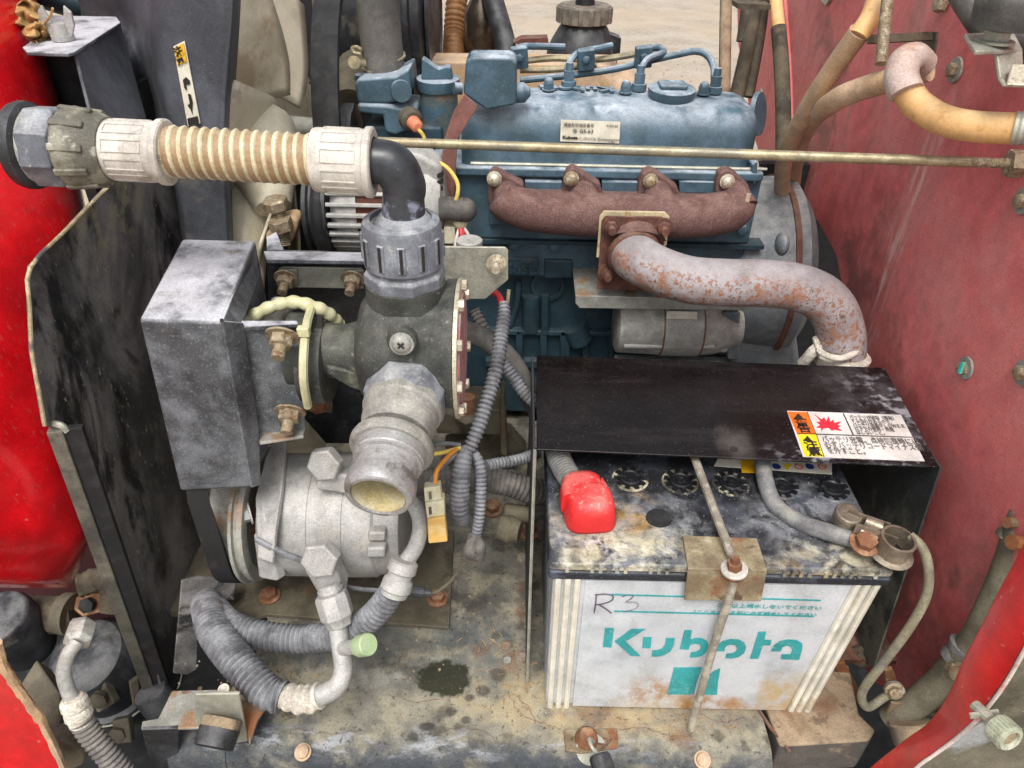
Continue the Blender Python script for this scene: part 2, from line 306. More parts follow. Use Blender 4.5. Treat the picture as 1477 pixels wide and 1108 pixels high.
m_red = MAT('glossy_red_paint', (224, 18, 28), .3, grain=.3, coat=.5, layers=[LY((172, 20, 28), 6, .45, .62, .6), LY((190, 90, 90), 380, .64, .68, .4, det=2, st=(1, 1, .3)), LY((206, 140, 134), 130, .70, .73, .6, det=4), LY((130, 96, 88), 14, .40, .62, .7, zone=[(P(112, 320, d=.67).x, P(112, 320, d=.67).y, P(112, 320, d=.67).z, .04, .05, .07, .7)], rough=.6)], bump=(15, .03), bd=.003)
m_redstrip = MAT('bright_red_frame_paint', (206, 26, 28), .4, grain=.3, coat=.3, layers=[LY((226, 150, 140), 150, .66, .7, .6), LY((180, 30, 32), 12, .5, .62, .6)], bump=(100, .06))
m_bare = MAT('worn_pale_edge', (206, 190, 182), .7, layers=[LY((190, 110, 100), 60, .54, .64, .7), LY((150, 130, 110), 40, .58, .68, .5)], bump=(300, .3))
m_deck = MAT('corroded_deck_plate', (90, 88, 81), .75, layers=[
      LY((120, 117, 107), 16, .38, .6, .9), LY((154, 147, 126), 34, .43, .64, .8), LY((156, 150, 130), 20, .40, .6, .7, zone=[(-.02, .40, 0, .16, .045, .03, .8), (-.20, .41, 0, .10, .04, .03, .7)]), LY((62, 58, 52), 26, .52, .64, .75),
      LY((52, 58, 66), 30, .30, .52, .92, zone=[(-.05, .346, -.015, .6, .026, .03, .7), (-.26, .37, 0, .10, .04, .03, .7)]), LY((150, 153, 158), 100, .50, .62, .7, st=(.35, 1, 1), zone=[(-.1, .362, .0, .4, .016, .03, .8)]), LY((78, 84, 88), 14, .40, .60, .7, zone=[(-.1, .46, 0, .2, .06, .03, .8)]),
      LY((166, 150, 118), 24, .38, .56, .95, zone=[(.08, .405, 0, .16, .05, .03, .7)]),
      LY((138, 106, 76), 22, .42, .62, .8, zone=[(.14, .39, 0, .11, .030, .03, .8), (.0, .45, 0, .03, .02, .02, .8), (.165, .385, 0, .03, .03, .02, .7)]),
      LY((110, 76, 54), 40, .46, .62, .7, zone=[(.018, .50, 0, .012, .14, .02, .7), (.155, .375, 0, .014, .014, .01, .5), (-.01, .455, 0, .03, .02, .02, .7)]),
      LY((40, 42, 28), 30, .2, .3, .95, zone=[(-.060, .425, 0, .029, .021, .02, .16)], rough=.35),
      LY((44, 42, 40), 30, .3, .5, .7, zone=[(-.034, .406, 0, .006, .005, .01, .6), (-.022, .413, 0, .009, .007, .01, .5), (-.05, .391, 0, .007, .006, .01, .5), (-.036, .383, 0, .006, .005, .01, .5), (-.072, .376, 0, .009, .005, .01, .4), (-.084, .366, 0, .006, .005, .01, .5), (-.008, .43, 0, .01, .01, .01, .5), (-.024, .386, 0, .006, .006, .01, .5)]),
      LY((160, 158, 148), 50, .3, .6, .6, zone=[(-.128, .424, 0, .021, .016, .01, .6), (-.108, .428, 0, .010, .008, .01, .6)]),
      
      LY((44, 40, 36), 200, .60, .64, .7), speck(.5, (176, 170, 152), 700)], bump=(150, .5), bd=.0012)
m_beam = MAT('dusty_rusting_beam', (136, 118, 96), .85, layers=[LY((160, 140, 114), 30, .42, .6, .8), LY((120, 84, 60), 24, .54, .66, .7), LY((60, 62, 66), 26, .36, .52, .85, up=(.5, -.1)), LY((84, 76, 64), 50, .58, .66, .7), speck(.5)], bump=(160, .5), bd=.001)
m_plate = MAT('olive_stained_plate', (86, 80, 66), .75, metal=.1, layers=[LY((112, 104, 86), 18, .42, .6, .8), LY((62, 54, 44), 24, .54, .66, .7), LY((120, 74, 44), 40, .64, .72, .6), speck(.5, (150, 144, 126))], bump=(180, .3))
m_batw = MAT('translucent_white_battery_case', (180, 184, 188), .3, grain=.3, layers=[LY((200, 203, 206), 9, .42, .6, .7), LY((168, 174, 182), 5, .45, .65, .5), LY((178, 150, 98), 24, .42, .60, .85, st=(1, 1, .6), zone=[(.20, .397, .006, .17, .05, .034, .8), (.26, .397, .03, .05, .05, .05, .8)]), LY((160, 112, 60), 34, .46, .62, .8, st=(1, 1, .6), zone=[(.13, .397, .03, .03, .05, .03, .7), (.19, .397, .01, .06, .05, .022, .7)]), LY((214, 210, 196), 300, .54, .62, .6, zone=[(.09, .397, .02, .07, .05, .06, .7)]), LY((168, 166, 160), 40, .58, .7, .4, st=(1, 1, .2))], bump=(200, .05), spec=.4)
m_batr = MAT('cream_battery_plastic', (212, 208, 194), .45, grain=.3, layers=[LY((196, 186, 160), 16, .5, .7, .6), LY((170, 140, 96), 30, .5, .62, .7, zone=[(.26, .397, .01, .06, .05, .03, .6)])], bump=(200, .05))
m_ventring = MAT('crusted_vent_ring', (112, 104, 86), .85, layers=[LY((30, 30, 34), 50, .42, .52, .95), LY((206, 198, 172), 70, .52, .64, .7)], bump=(300, .8), bd=.001)
m_batlid = MAT('corroded_battery_lid', (27, 28, 32), .5, layers=[LY((70, 74, 84), 26, .46, .64, .8),
      LY((150, 152, 156), 44, .38, .56, .9, dist=.8, zone=[(.10, .43, .19, .12, .07, .03, .7), (.25, .44, .19, .08, .07, .03, .7)]),
      LY((196, 188, 160), 40, .40, .58, .85, dist=.6, zone=[(.09, .410, .20, .09, .035, .03, .7), (.26, .405, .19, .07, .028, .03, .7), (.06, .44, .19, .035, .07, .03, .7)]),
      LY((176, 140, 78), 30, .44, .58, .8, zone=[(.11, .45, .19, .03, .05, .03, .7), (.24, .40, .19, .03, .02, .03, .7)]),
      LY((212, 208, 196), 90, .50, .62, .8, zone=[(.08, .41, .19, .07, .03, .03, .7), (.28, .41, .19, .04, .03, .03, .7)]), LY((30, 32, 38), 34, .54, .62, .8, zone=[(.125, .435, .19, .015, .022, .03, .5), (.25, .425, .19, .04, .015, .03, .5), (.20, .41, .19, .03, .01, .03, .5)]),
      speck(.6, (206, 206, 200), 600)], bump=(160, .5), bd=.001)
m_batband = MAT('dark_lid_edge', (30, 34, 42), .5, layers=[LY((90, 98, 114), 60, .44, .6, .7, st=(.3, 1, 1)), speck(.6, (180, 184, 190))], bump=(300, .3))
m_boot = MAT('red_terminal_boot', (204, 36, 38), .5, grain=.3, layers=[LY((216, 116, 108), 30, .36, .62, .7, up=(.1, .9)), LY((210, 176, 164), 240, .54, .66, .5, up=(.2, 1))], bump=(300, .15))
m_cable = MAT('grey_dusty_cable', (96, 96, 98), .75, layers=[LY((130, 130, 130), 50, .42, .6, .8), LY((64, 62, 62), 26, .56, .66, .6), dust(.4, (168, 162, 146))], bump=(400, .3))
m_cable2 = MAT('dusty_thin_cable', (120, 114, 92), .8, layers=[LY((146, 140, 116), 50, .42, .6, .8), LY((92, 92, 88), 24, .5, .62, .7)], bump=(400, .2))
m_clampring = MAT('tarnished_terminal_clamp', (128, 118, 104), .45, metal=.6, layers=[LY((164, 152, 134), 60, .45, .62, .8), LY((90, 78, 66), 40, .56, .68, .6)], bump=(500, .3))
m_jrod = MAT('zinc_threaded_rod', (142, 134, 120), .6, metal=.3, layers=[LY((176, 170, 156), 90, .45, .6, .7), LY((110, 84, 62), 60, .58, .68, .6)], bump=(500, .3))
m_holdr = MAT('rust_mottled_holddown', (116, 100, 78), .7, layers=[LY((150, 140, 112), 30, .42, .58, .8), LY((126, 74, 38), 22, .46, .60, .9), LY((78, 50, 36), 50, .58, .66, .8), LY((186, 176, 150), 60, .6, .7, .6)], bump=(300, .4))
m_or = MAT('orange_rubber_hose', (214, 168, 112), .55, grain=.3, layers=[LY((212, 166, 106), 18, .42, .62, .7), dust(.8, (214, 186, 142)), LY((170, 118, 62), 120, .6, .68, .4)], bump=(400, .12))
m_orb = MAT('worn_brown_hose_sleeve', (184, 156, 128), .75, layers=[LY((186, 152, 114), 16, .42, .6, .8), LY((150, 132, 112), 12, .50, .66, .6), dust(.5, (176, 160, 144)), speck(.4, (200, 190, 180))], bump=(400, .25))
m_orw = MAT('dusty_pink_grey_sleeve', (176, 152, 140), .75, layers=[LY((190, 172, 164), 30, .42, .6, .8), LY((160, 122, 98), 24, .54, .66, .7)], bump=(400, .25))
m_darkhose = MAT('dark_grimy_hose', (70, 62, 50), .85, layers=[LY((98, 88, 70), 40, .42, .6, .7), LY((44, 38, 32), 30, .54, .64, .7)], bump=(400, .5))
m_fan = MAT('beige_plastic_fan', (196, 187, 164), .4, grain=.3, layers=[LY((210, 202, 180), 9, .42, .6, .7), LY((140, 116, 84), 12, .56, .68, .6), LY((120, 110, 92), 26, .62, .7, .5)], bump=(300, .06))
m_pink = MAT('dull_brown_red_strap', (118, 80, 72), .7, layers=[LY((146, 96, 88), 24, .42, .6, .7), dust(.3)], bump=(300, .15))
m_white = MAT('cream_sticker', (214, 208, 190), .5, grain=.3, layers=[LY((228, 224, 208), 40, .4, .6, .6), LY((176, 166, 146), 80, .62, .7, .5)], bump=None)
m_stk = MAT('white_sticker', (206, 200, 196), .55, grain=.3, layers=[LY((190, 180, 170), 60, .5, .66, .6)], bump=None)
m_orange = MAT('orange_print', (228, 104, 24), .5, grain=.3, layers=[LY((232, 150, 90), 80, .58, .68, .5)], bump=None)
m_yel = MAT('yellow_print', (220, 200, 36), .5, grain=.3, layers=[LY((226, 214, 120), 80, .58, .68, .5)], bump=None)
m_yel2 = MAT('deep_yellow_print', (222, 170, 30), .5, grain=.3, bump=None)
m_ink = MAT('black_print', (38, 34, 32), .6, grain=.3, bump=None)
m_ink2 = MAT('faded_grey_print', (104, 98, 94), .6, layers=[LY((188, 182, 176), 70, .52, .64, .8)], bump=None)
m_redp = MAT('red_print', (206, 44, 60), .5, grain=.3, bump=None)
m_bluep = MAT('blue_print', (36, 60, 130), .5, grain=.3, bump=None)
m_teal = MAT('teal_print', (48, 148, 150), .5, grain=.3, layers=[LY((110, 178, 176), 260, .52, .62, .6, zone=[(.15, .397, .03, .05, .05, .03, .6)]), LY((150, 190, 180), 300, .6, .66, .5)], bump=None)
m_marker = MAT('faded_marker', (92, 76, 92), .7, layers=[LY((160, 150, 158), 120, .5, .62, .8)], bump=None)
m_zip = MAT('cream_nylon', (190, 186, 146), .45, grain=.3, layers=[LY((206, 202, 170), 50, .45, .6, .6)], bump=(200, .05))
m_green = MAT('pale_green_cap', (156, 178, 132), .5, grain=.3, layers=[LY((176, 190, 156), 60, .45, .62, .6)], bump=(200, .1))
m_wy = MAT('yellow_wire', (206, 180, 90), .5, grain=.3, bump=None)
m_wo = MAT('orange_wire', (206, 136, 50), .5, grain=.3, bump=None)
m_wr = MAT('red_wire', (200, 50, 56), .5, grain=.3, bump=None)
m_ww = MAT('white_wire', (200, 194, 188), .5, grain=.3, bump=None)
m_leaf = MAT('dry_leaf', (176, 142, 90), .8, layers=[LY((150, 112, 66), 50, .45, .6, .8), LY((96, 66, 40), 90, .6, .68, .8), LY((204, 176, 124), 70, .58, .68, .6)], bump=(200, .6), bd=.002)
m_copper = MAT('copper_winding', (84, 42, 26), .5, metal=.4, layers=[LY((24, 22, 22), 30, .45, .6, .9)], bump=(600, .5))
m_muff = MAT('tarnished_shiny_pipe', (112, 102, 90), .25, metal=.85, layers=[LY((130, 100, 72), 14, .5, .62, .6, st=(1, 1, .3))], bump=(30, .1))
m_brownhose = MAT('brown_flexible_duct', (112, 74, 40), .6, layers=[LY((140, 98, 56), 60, .45, .6, .7)], bump=(300, .2))
m_teald = MAT('turquoise_paint_mark', (60, 190, 176), .5, bump=None)
m_pinkred = MAT('worn_red_cover_plate', (158, 120, 120), .5, layers=[LY((176, 70, 80), 60, .50, .62, .8), LY((196, 184, 176), 90, .56, .66, .6)], bump=(300, .2))
m_dirtyw = MAT('yellowed_connector', (196, 190, 158), .5, grain=.3, layers=[LY((216, 212, 190), 60, .45, .6, .6)], bump=None)
m_conn2 = MAT('orange_connector', (206, 164, 90), .5, grain=.3, layers=[LY((216, 190, 140), 60, .45, .6, .6)], bump=None)

# ---------------------------------------------------------------- fasteners
_bm = {}
def bolt_mesh(kind, m):
    k = (kind, m.name)
    if k in _bm: return _bm[k]
    g = G()
    if kind == 'hex':      # flanged hex bolt, unit radius
        g.lathe([(0, 1.35), (.18, 1.35), (.25, 1.2)], (0, 0, 0), (0, 0, 1), 24); g.lathe([(.2, .98), (.95, .98), (1.05, .8)], (0, 0, 0), (0, 0, 1), 6)
    elif kind == 'bare': g.lathe([(0, .98), (.75, .98), (.86, .78)], (0, 0, 0), (0, 0, 1), 6)
    elif kind == 'dome': g.lathe([(0, 1.3), (.2, 1.25), (.25, 1), (.8, .95), (1.1, .6), (1.2, .2)], (0, 0, 0), (0, 0, 1), 20)
    elif kind == 'stud':   # washer, nut, threaded end
        g.lathe([(0, 1.5), (.2, 1.5)], (0, 0, 0), (0, 0, 1), 24); g.lathe([(.2, 1.05), (1.1, 1.05), (1.2, .85)], (0, 0, 0), (0, 0, 1), 6)
        g.lathe([(1.1+i*.1, .55+.05*(i % 2)) for i in range(14)], (0, 0, 0), (0, 0, 1), 14)
    elif kind == 'acorn':
        g.lathe([(0, 1.15), (.2, 1.15)], (0, 0, 0), (0, 0, 1), 20); g.lathe([(.2, 1), (1.3, 1)], (0, 0, 0), (0, 0, 1), 6); g.lathe([(1.3, .85), (1.75, .78), (2.05, .5), (2.15, .2)], (0, 0, 0), (0, 0, 1), 16)
    elif kind == 'phil':
        g.lathe([(0, 1.4), (.15, 1.4), (.2, 1.1), (.5, 1.0), (.75, .7), (.8, .3)], (0, 0, 0), (0, 0, 1), 24)
    _bm[k] = mesh(g, 'bolt', m, Vector((0, 0, 0)), 35); return _bm[k]
def bolt(parent, p, n, r, m, kind='hex', name='bolt'):
    o = bpy.data.objects.new(name, bolt_mesh(kind, m)); o.scale = (r, r, r)
    o.rotation_mode = 'QUATERNION'; o.rotation_quaternion = Vector(n).to_track_quat('Z', 'Y') @ Quaternion((0, 0, 1), random.uniform(0, 1))
    link(o, p, parent); return o
def text(s, size, p, xd, yd, m, parent, name='lettering', th=.0003, align='LEFT', lift=.0004, bold=0, sx=1):
    c = bpy.data.curves.new('t', 'FONT'); c.body = s; c.size = size; c.extrude = th/2; c.resolution_u = 3; c.align_x = align; c.offset = bold
    c.space_line = .95
    t = bpy.data.objects.new('t', c); COL.objects.link(t)
    bpy.context.view_layer.update()
    me = bpy.data.meshes.new_from_object(t.evaluated_get(bpy.context.evaluated_depsgraph_get())); bpy.data.objects.remove(t)
    me.name = name; me.materials.clear(); me.materials.append(m)
    xd = Vector(xd).normalized(); yd = Vector(yd); yd = (yd-xd*yd.dot(xd)).normalized(); n = xd.cross(yd)
    M3 = Matrix((xd*sx, yd, n)).transposed().to_4x4(); me.transform(M3)
    o = bpy.data.objects.new(name, me); link(o, Vector(p)+n*lift, parent); return o
# ================================================================= SETTING
g = G(); g.add([(-14, -8, -.75), (14, -8, -.75), (14, 24, -.75), (-14, 24, -.75)], [[0, 1, 2, 3]])
o = part(g, 'ground', m_ground); o['kind'] = 'structure'

g = G()
for i in range(2600):
    x, y = random.uniform(-1.6, 3.2), 1.9+random.random()**1.6*5.5; s = random.uniform(.004, .016); a = random.uniform(0, 6.28)
    g.hexa([Vector((x+math.cos(a+k*1.57)*s*random.uniform(.6, 1.1)*f, y+math.sin(a+k*1.57)*s*random.uniform(.6, 1.1)*f, -.75+z)) for z, f in ((-.002, 1), (s*.6, .6)) for k in range(4)])
o = part(g, 'gravel_stones', MAT('gravel_stones', (150, 138, 122), .95, layers=[LY((96, 84, 72), 12, .5, .6, .8), LY((190, 182, 170), 16, .56, .64, .8)], bump=None)); o['kind'] = 'stuff'
# ================================================================= DECK
deck = thing('chassis_deck', 'corroded steel deck plate under the battery and compressor, stained with rust and dust', 'deck plate', (0, .5, 0))
g = G(); prof = [(1.2, 0), (.370, 0)]+[(.370-.024*math.sin(R(a)), -.024+.024*math.cos(R(a))) for a in range(10, 91, 10)]+[(.345, -.16), (.352, -.16)]
prof += [(.352, -.024), (.368, -.008), (1.2, -.008)]
g.rings([[Vector((x, y, z)) for y, z in prof] for x in np.linspace(-.252, .243, 24)])
part(g, 'deck_sheet', m_deck, deck)
g = G(); g.box((-.40, .50, -.012), (-.2525, 1.2, -.0035)); part(g, 'floor_strip', m_plate, deck)
g = G(); g.box((.2435, .46, -.012), (.44, 1.2, -.006)); part(g, 'floor_strip', m_rustdk, deck)
g = G(); g.prism([P(370, 770, Z=.006), P(655, 765, Z=.006), P(648, 905, Z=.006), P(385, 886, Z=.006), P(345, 900, Z=.006)], (0, 0, -.005))
part(g, 'mount_plate', m_plate, deck, bevel=.001)
for x, y in ((389, 860), (631, 864)): bolt(deck, P(x, y, Z=.007), (0, 0, 1), .0085, m_rust, 'hex')
for x, y in ((710, 735), (762, 768)): bolt(deck, P(x, y, Z=.002), (0, 0, 1), .010, m_rust, 'hex')
bolt(deck, P(437, 1085, Z=-.004), (0, -.35, 1), .006, m_orb, 'dome'); bolt(deck, P(1013, 1096, Z=-.006), (0, -.5, 1), .006, m_orb, 'dome')
# flakes and grit on the deck: nobody could count it
g = G()
for i in range(420):
    x, y = random.uniform(-.32, .17), random.uniform(.385, .60); 
    if x > .03 and y > .40: continue
    s = random.uniform(.0005, .0019)*(1 if random.random() < .9 else 1.7); a = random.uniform(0, 6.28)
    g.hexa([Vector((x+math.cos(a+k*1.57)*s*random.uniform(.6, 1.1), y+math.sin(a+k*1.57)*s*random.uniform(.6, 1.1), z)) for z in (.0002, .0002+s*.7) for k in range(4)])
part(g, 'grit', MAT('deck_grit', (140, 126, 102), .95, layers=[LY((96, 72, 52), 90, .5, .6, .8), LY((184, 176, 160), 70, .56, .64, .8)], bump=None), deck, kind='stuff')

g = G()
for pts in ([(560, 1003), (600, 1012), (640, 1008)], [(735, 1003), (752, 1030), (790, 1046), (810, 1052)], [(892, 1052), (930, 1050), (965, 1062), (1000, 1060)], [(738, 1000), (760, 1018), (772, 1042)], [(630, 1060), (660, 1050), (700, 1056), (712, 1068)], [(560, 938), (574, 950), (590, 944)], [(1010, 1030), (1040, 1042), (1075, 1036)], [(420, 1048), (470, 1058), (520, 1054)]):
    c = crom(PL(pts, Z=.0003), 7); c = [p+Vector((random.uniform(-.0012, .0012), random.uniform(-.0012, .0012), 0)) for p in c]; g.tube(c, .00022, 4, n=1)
part(g, 'crack_lines', m_rustdk, deck, kind='stuff')
g = G()
for i in range(60):
    x, y = random.choice(((-.19, .44), (-.02, .47), (.02, .42), (-.22, .40), (.2, .385))); x += random.gauss(0, .02); y = max(.38, y+random.gauss(0, .015))
    if x > .03 and y > .392: continue
    L = random.uniform(.003, .011); a = random.uniform(0, 3.14); p = Vector((x, y, .0008)); q = p+Vector((math.cos(a), math.sin(a), 0))*L
    g.tube([p, p.lerp(q, .5)+Vector((0, 0, random.uniform(0, .0025))), q], random.uniform(.0002, .0005), 4, n=2)
part(g, 'straw_bits', m_leaf, deck, kind='stuff')
beam = thing('beam_end', 'rusty dusty steel beam end with cut corner below the battery at lower right', 'beam', (.26, .4, -.04))
t0 = [P(1086, 1013, Z=.003), P(1160, 1012, Z=.003), P(1240, 1006, Z=.003), P(1264, 1050, Z=.003), P(1257, 1062, Z=.003), P(1132, 1092, Z=.003)]
t0 = [Vector((.2445, .45, .002)), Vector((.345, .45, .002)), P(1240, 1030, Z=.002), P(1264, 1052, Z=.002), P(1254, 1068, Z=.002), P(1125, 1076, Z=.002)]
g = G(); g.prism(t0, (0, 0, -.05)); part(g, 'beam_shell', m_beam, beam, bevel=.003)
g = G(); g.tube([P(1088, 1013, Z=.001), P(1112, 1050, Z=.001), P(1140, 1085, Z=-.001)], .0016, 6, wrinkle=.3); part(g, 'weld_bead', m_rustdk, beam)

g = G(); g.box((-.95, .16, -.20), (1.0, 1.3, -.19)); o = solo(g, 'under_tray', m_belt, 'dark dirty tray glimpsed through gaps below the deck', 'tray')
# ================================================================= BATTERY
m_vcap = MAT('black_vent_cap', (20, 21, 24), .45, layers=[LY((80, 82, 88), 120, .55, .68, .6)], bump=(200, .1))
bat = thing('battery', 'white car battery with black corroded lid and teal logo, under the black cover', 'battery', (.168, .48, 0))
bx0, bx1, by0, by1 = .036, .301, .397, .568; ZL = .2055
g = G(); g.hexa([(bx0+.002, by0+.003, .001), (bx1-.010, by0+.003, .001), (bx1-.010, by1, .001), (bx0+.002, by1, .001), (bx0, by0, .1875), (bx1, by0, .1875), (bx1, by1, .1875), (bx0, by1, .1875)])
part(g, 'case', m_batw, bat, bevel=.003)
g = G()
for x0, sgn in ((bx0, 1), (bx1, -1)):
    for i in range(3):
        g.tube([Vector((x0+sgn*(.0045+i*.0078)+(.002 if sgn > 0 else -.010), by0+.0022, .0)), Vector((x0+sgn*(.0045+i*.0078), by0-.0008, .1875))], .0030, 8, n=1)
part(g, 'corner_ribs', m_batr, bat, kind='stuff')
g = G(); g.hexa([(bx0+.0275, by0-.0004, .004), (bx1-.036, by0-.0004, .004), (bx1-.036, by0+.02, .004), (bx0+.0275, by0+.02, .004), (bx0+.0265, by0-.0006, .1825), (bx1-.027, by0-.0006, .1825), (bx1-.027, by0+.02, .1825), (bx0+.0265, by0+.02, .1825)])
part(g, 'front_panel', m_batw, bat, bevel=.0006)
g = G(); g.box((bx0-.004, by0-.004, .1865), (bx1+.004, by1+.004, .1965)); part(g, 'lid_edge', m_batband, bat, bevel=.003)
g = G(); g.box((bx0-.003, by0-.003, .1965), (bx1+.003, by1+.003, ZL)); lid = part(g, 'lid', m_batlid, bat, bevel=.0025)
g = G()
for i in range(40):
    x = bx0+.004+i*(bx1-bx0-.008)/39
    if .148 < x < .215 or random.random() < .25: continue
    g.box((x-.0014, by0-.0048, ZL-.0085), (x+.0014, by0-.0025, ZL-.0015-random.uniform(0, .002)))
part(g, 'lid_teeth', m_batlid, bat, kind='stuff')
for k, (x, y) in enumerate(((909, 691), (981, 695), (1054, 698), (1127, 702), (1200, 706))):
    c = P(x, y, Z=ZL)
    g = G(); g.lathe([(0, .0165), (.0008, .0155), (.0008, .0120), (.0002, .0118)], c, (0, 0, 1), 30); part(g, 'vent_ring', m_ventring if k < 3 else m_batlid, bat)
    g = G(); g.lathe([(0, .0105), (.0022, .0100), (.0028, .0085), (.0016, .0075), (.0016, .004), (.003, .0035), (.003, .001)], c+Vector((0, 0, .0003)), (0, 0, 1), 28)
    for q in range(10):
        a = 2*math.pi*q/10+k; g.obox(c+Vector((math.cos(a)*.0125, math.sin(a)*.0125, .0012)), (math.cos(a), math.sin(a), 0), (0, 0, 1), .0040, .0042, .0022)
    part(g, 'vent_cap', m_vcap, bat)
c = P(957, 776, Z=ZL+0.0001); g = G(); g.lathe([(0, .017), (.0006, .016), (.0006, .010), (.0002, .0095)], c, (0, 0, 1), 30); part(g, 'indicator_ring', m_batlid, bat)
g = G(); g.lathe([(0, .0108), (.0012, .0104)], P(950, 748, Z=ZL+0.0005), (0, 0, 1), 18); part(g, 'hole_shade_disc', m_belt, bat)  # black disc gives the open hole its shade by colour
text('85D26R', .011, P(980, 774, Z=ZL+0.0004), (1, -.05, 0), (0, 1, 0), m_batlid, bat, 'raised_lettering', .0012)
g = G(); q = [P(1030, 672, Z=ZL+0.0008), P(1200, 684, Z=ZL+0.0008), P(1200, 664, Z=ZL+0.0008), P(1040, 652, Z=ZL+0.0008)]; g.prism(q, (0, 0, -.0006)); part(g, 'hazard_sticker', m_white, bat)
for x, mt in ((1120, m_bluep), (1152, m_redp), (1168, m_bluep), (1186, m_redp)):
    g = G(); c = P(x, 673, Z=ZL+0.0012); g.lathe([(0, .0038), (.0003, .0038)], c, (0, 0, 1), 18); part(g, 'hazard_symbol', mt, bat)
    if mt is m_redp: g = G(); g.lathe([(0, .0028), (.0003, .0028)], c+Vector((0, 0, .0003)), (0, 0, 1), 16); part(g, 'symbol_face', m_white, bat); g = G(); g.obox(c+Vector((0, 0, .0008)), (1, -.8, 0), (0, 0, 1), .0062, .0008, .0003); part(g, 'symbol_bar', m_redp, bat)
for px in ([(1130, 669), (1143, 669.5), (1136, 679)],):
    g = G(); g.prism(PL(px, Z=ZL+0.0013), (0, 0, -.0004)); part(g, 'hazard_symbol', m_yel, bat)
g = G(); g.prism([P(1070, 681, Z=ZL+0.0014), P(1092, 682, Z=ZL+0.0014), P(1090, 663, Z=ZL+0.0014), P(1068, 662, Z=ZL+0.0014)], (0, 0, -.0006)); part(g, 'caution_mark', m_yel2, bat)
# front print; the photo-plane outlines are laid on the front of the case
FY = by0-.0012
def Z7(p): return (720+p[0]/3.6925, 808+p[1]/3.6925)
def Z8(p): return (1077+p[0]/3.6925, 808+p[1]/3.6925)
def onf(px, th=.0004):
    return G().prism(PL(px, Y=FY), (0, th, 0))
def arcpts(cx, cy, rx, ry, a0, a1, n=14): return [(cx+rx*math.cos(R(a0+(a1-a0)*i/n)), cy-ry*math.sin(R(a0+(a1-a0)*i/n))) for i in range(n+1)]
def band(cx, cy, rx, ry, w, a0, a1): return arcpts(cx, cy, rx, ry, a0, a1)+arcpts(cx, cy, rx-w, ry-w, a1, a0)
LG = [
 [(565, 362), (611, 364), (599, 466), (552, 464)],
 [(705, 368), (779, 369), (672, 434), (752, 512), (702, 511), (614, 434)],
 [(768, 411), (812, 412), (806, 470), (762, 469)],
 [(890, 416), (936, 417), (930, 455), (912, 487), (880, 506), (845, 515), (812, 514), (818, 482), (846, 481), (868, 472), (882, 456)],
 [(988, 374), (1027, 375), (1018, 424), (1045, 416), (1080, 418), (1106, 432), (1116, 455), (1108, 485), (1085, 508), (1052, 519), (1015, 520), (1022, 492), (1052, 489), (1070, 476), (1074, 460), (1064, 448), (1044, 446), (1016, 454), (1010, 478), (962, 475)],
 [(1158, 486), (1164, 456), (1192, 432), (1232, 422), (1275, 424), (1305, 440), (1316, 464), (1306, 495), (1278, 516), (1240, 525), (1206, 523), (1212, 499), (1244, 498), (1264, 486), (1268, 468), (1256, 454), (1232, 450), (1212, 456), (1202, 470), (1200, 486)],
]
LG2 = [
 [(64, 383), (104, 383), (94, 426), (132, 427), (126, 455), (88, 454), (62, 526), (18, 526)],
 [(130, 487), (146, 455), (180, 432), (222, 424), (268, 428), (296, 444), (298, 466), (280, 532), (184, 529), (188, 503), (234, 503), (244, 480), (234, 462), (214, 456), (192, 464), (180, 487)]]
for l in LG: part(onf([Z7(p) for p in l]), 'logo_letter', m_teal, bat)
for l in LG2: part(onf([Z8(p) for p in l]), 'logo_letter', m_teal, bat)
part(onf([Z7(p) for p in [(932, 574), (1082, 572), (1056, 640), (1036, 717), (896, 716)]]), 'logo_square', m_teal, bat)
part(onf([Z7(p) for p in [(1092, 660), (1112, 620), (1140, 595), (1178, 578), (1166, 650), (1160, 718), (1072, 718)]]), 'logo_square', m_teal, bat)
for a, b in (((882, 858), (1184, 866.5)), ((886, 882), (1175, 889.5))):
    part(onf([(a[0], a[1]-.9), (b[0], b[1]-.9), (b[0], b[1]+.9), (a[0], a[1]+.9)]), 'level_line', m_teal, bat)
XR = (P(1175, 889.5, Y=FY)-P(886, 882, Y=FY)).normalized()
text('これ以上補水しないでください', .0056, P(1032, 875.3, Y=FY), XR, (0, 0, 1), m_teal, bat, 'level_lettering', sx=1.12, lift=.0002)
text('（ここまで減る前に必ず補水してください', .0050, P(994, 884.2, Y=FY), XR, (0, 0, 1), m_teal, bat, 'level_lettering', sx=1.12, lift=.0002)
def strokes(lines, wd, nm, mt):
    g = G()
    for l in lines:
        p = [P(*Z7(q), Y=FY) for q in l]; c = crom(p, 5) if len(p) > 2 else p
        for a, b in zip(c, c[1:]):
            if (b-a).length > 1e-5: g.obox((a+b)/2+Vector((0, random.uniform(0, .0001), 0)), b-a, (0, 1, 0), (b-a).length+wd*.6, wd, .0003)
    return part(g, nm, mt, bat)
strokes([[(518, 185), (514, 230), (506, 280)], [(512, 186), (560, 182), (604, 190), (600, 215), (560, 232), (514, 240)], [(535, 240), (570, 262), (596, 282)]], .0011, 'handwritten_letter', m_marker)
strokes([[(655, 195), (690, 186), (714, 192), (700, 208), (676, 224), (720, 226), (742, 240), (720, 262), (662, 276)]], .0008, 'handwritten_letter', m_marker)

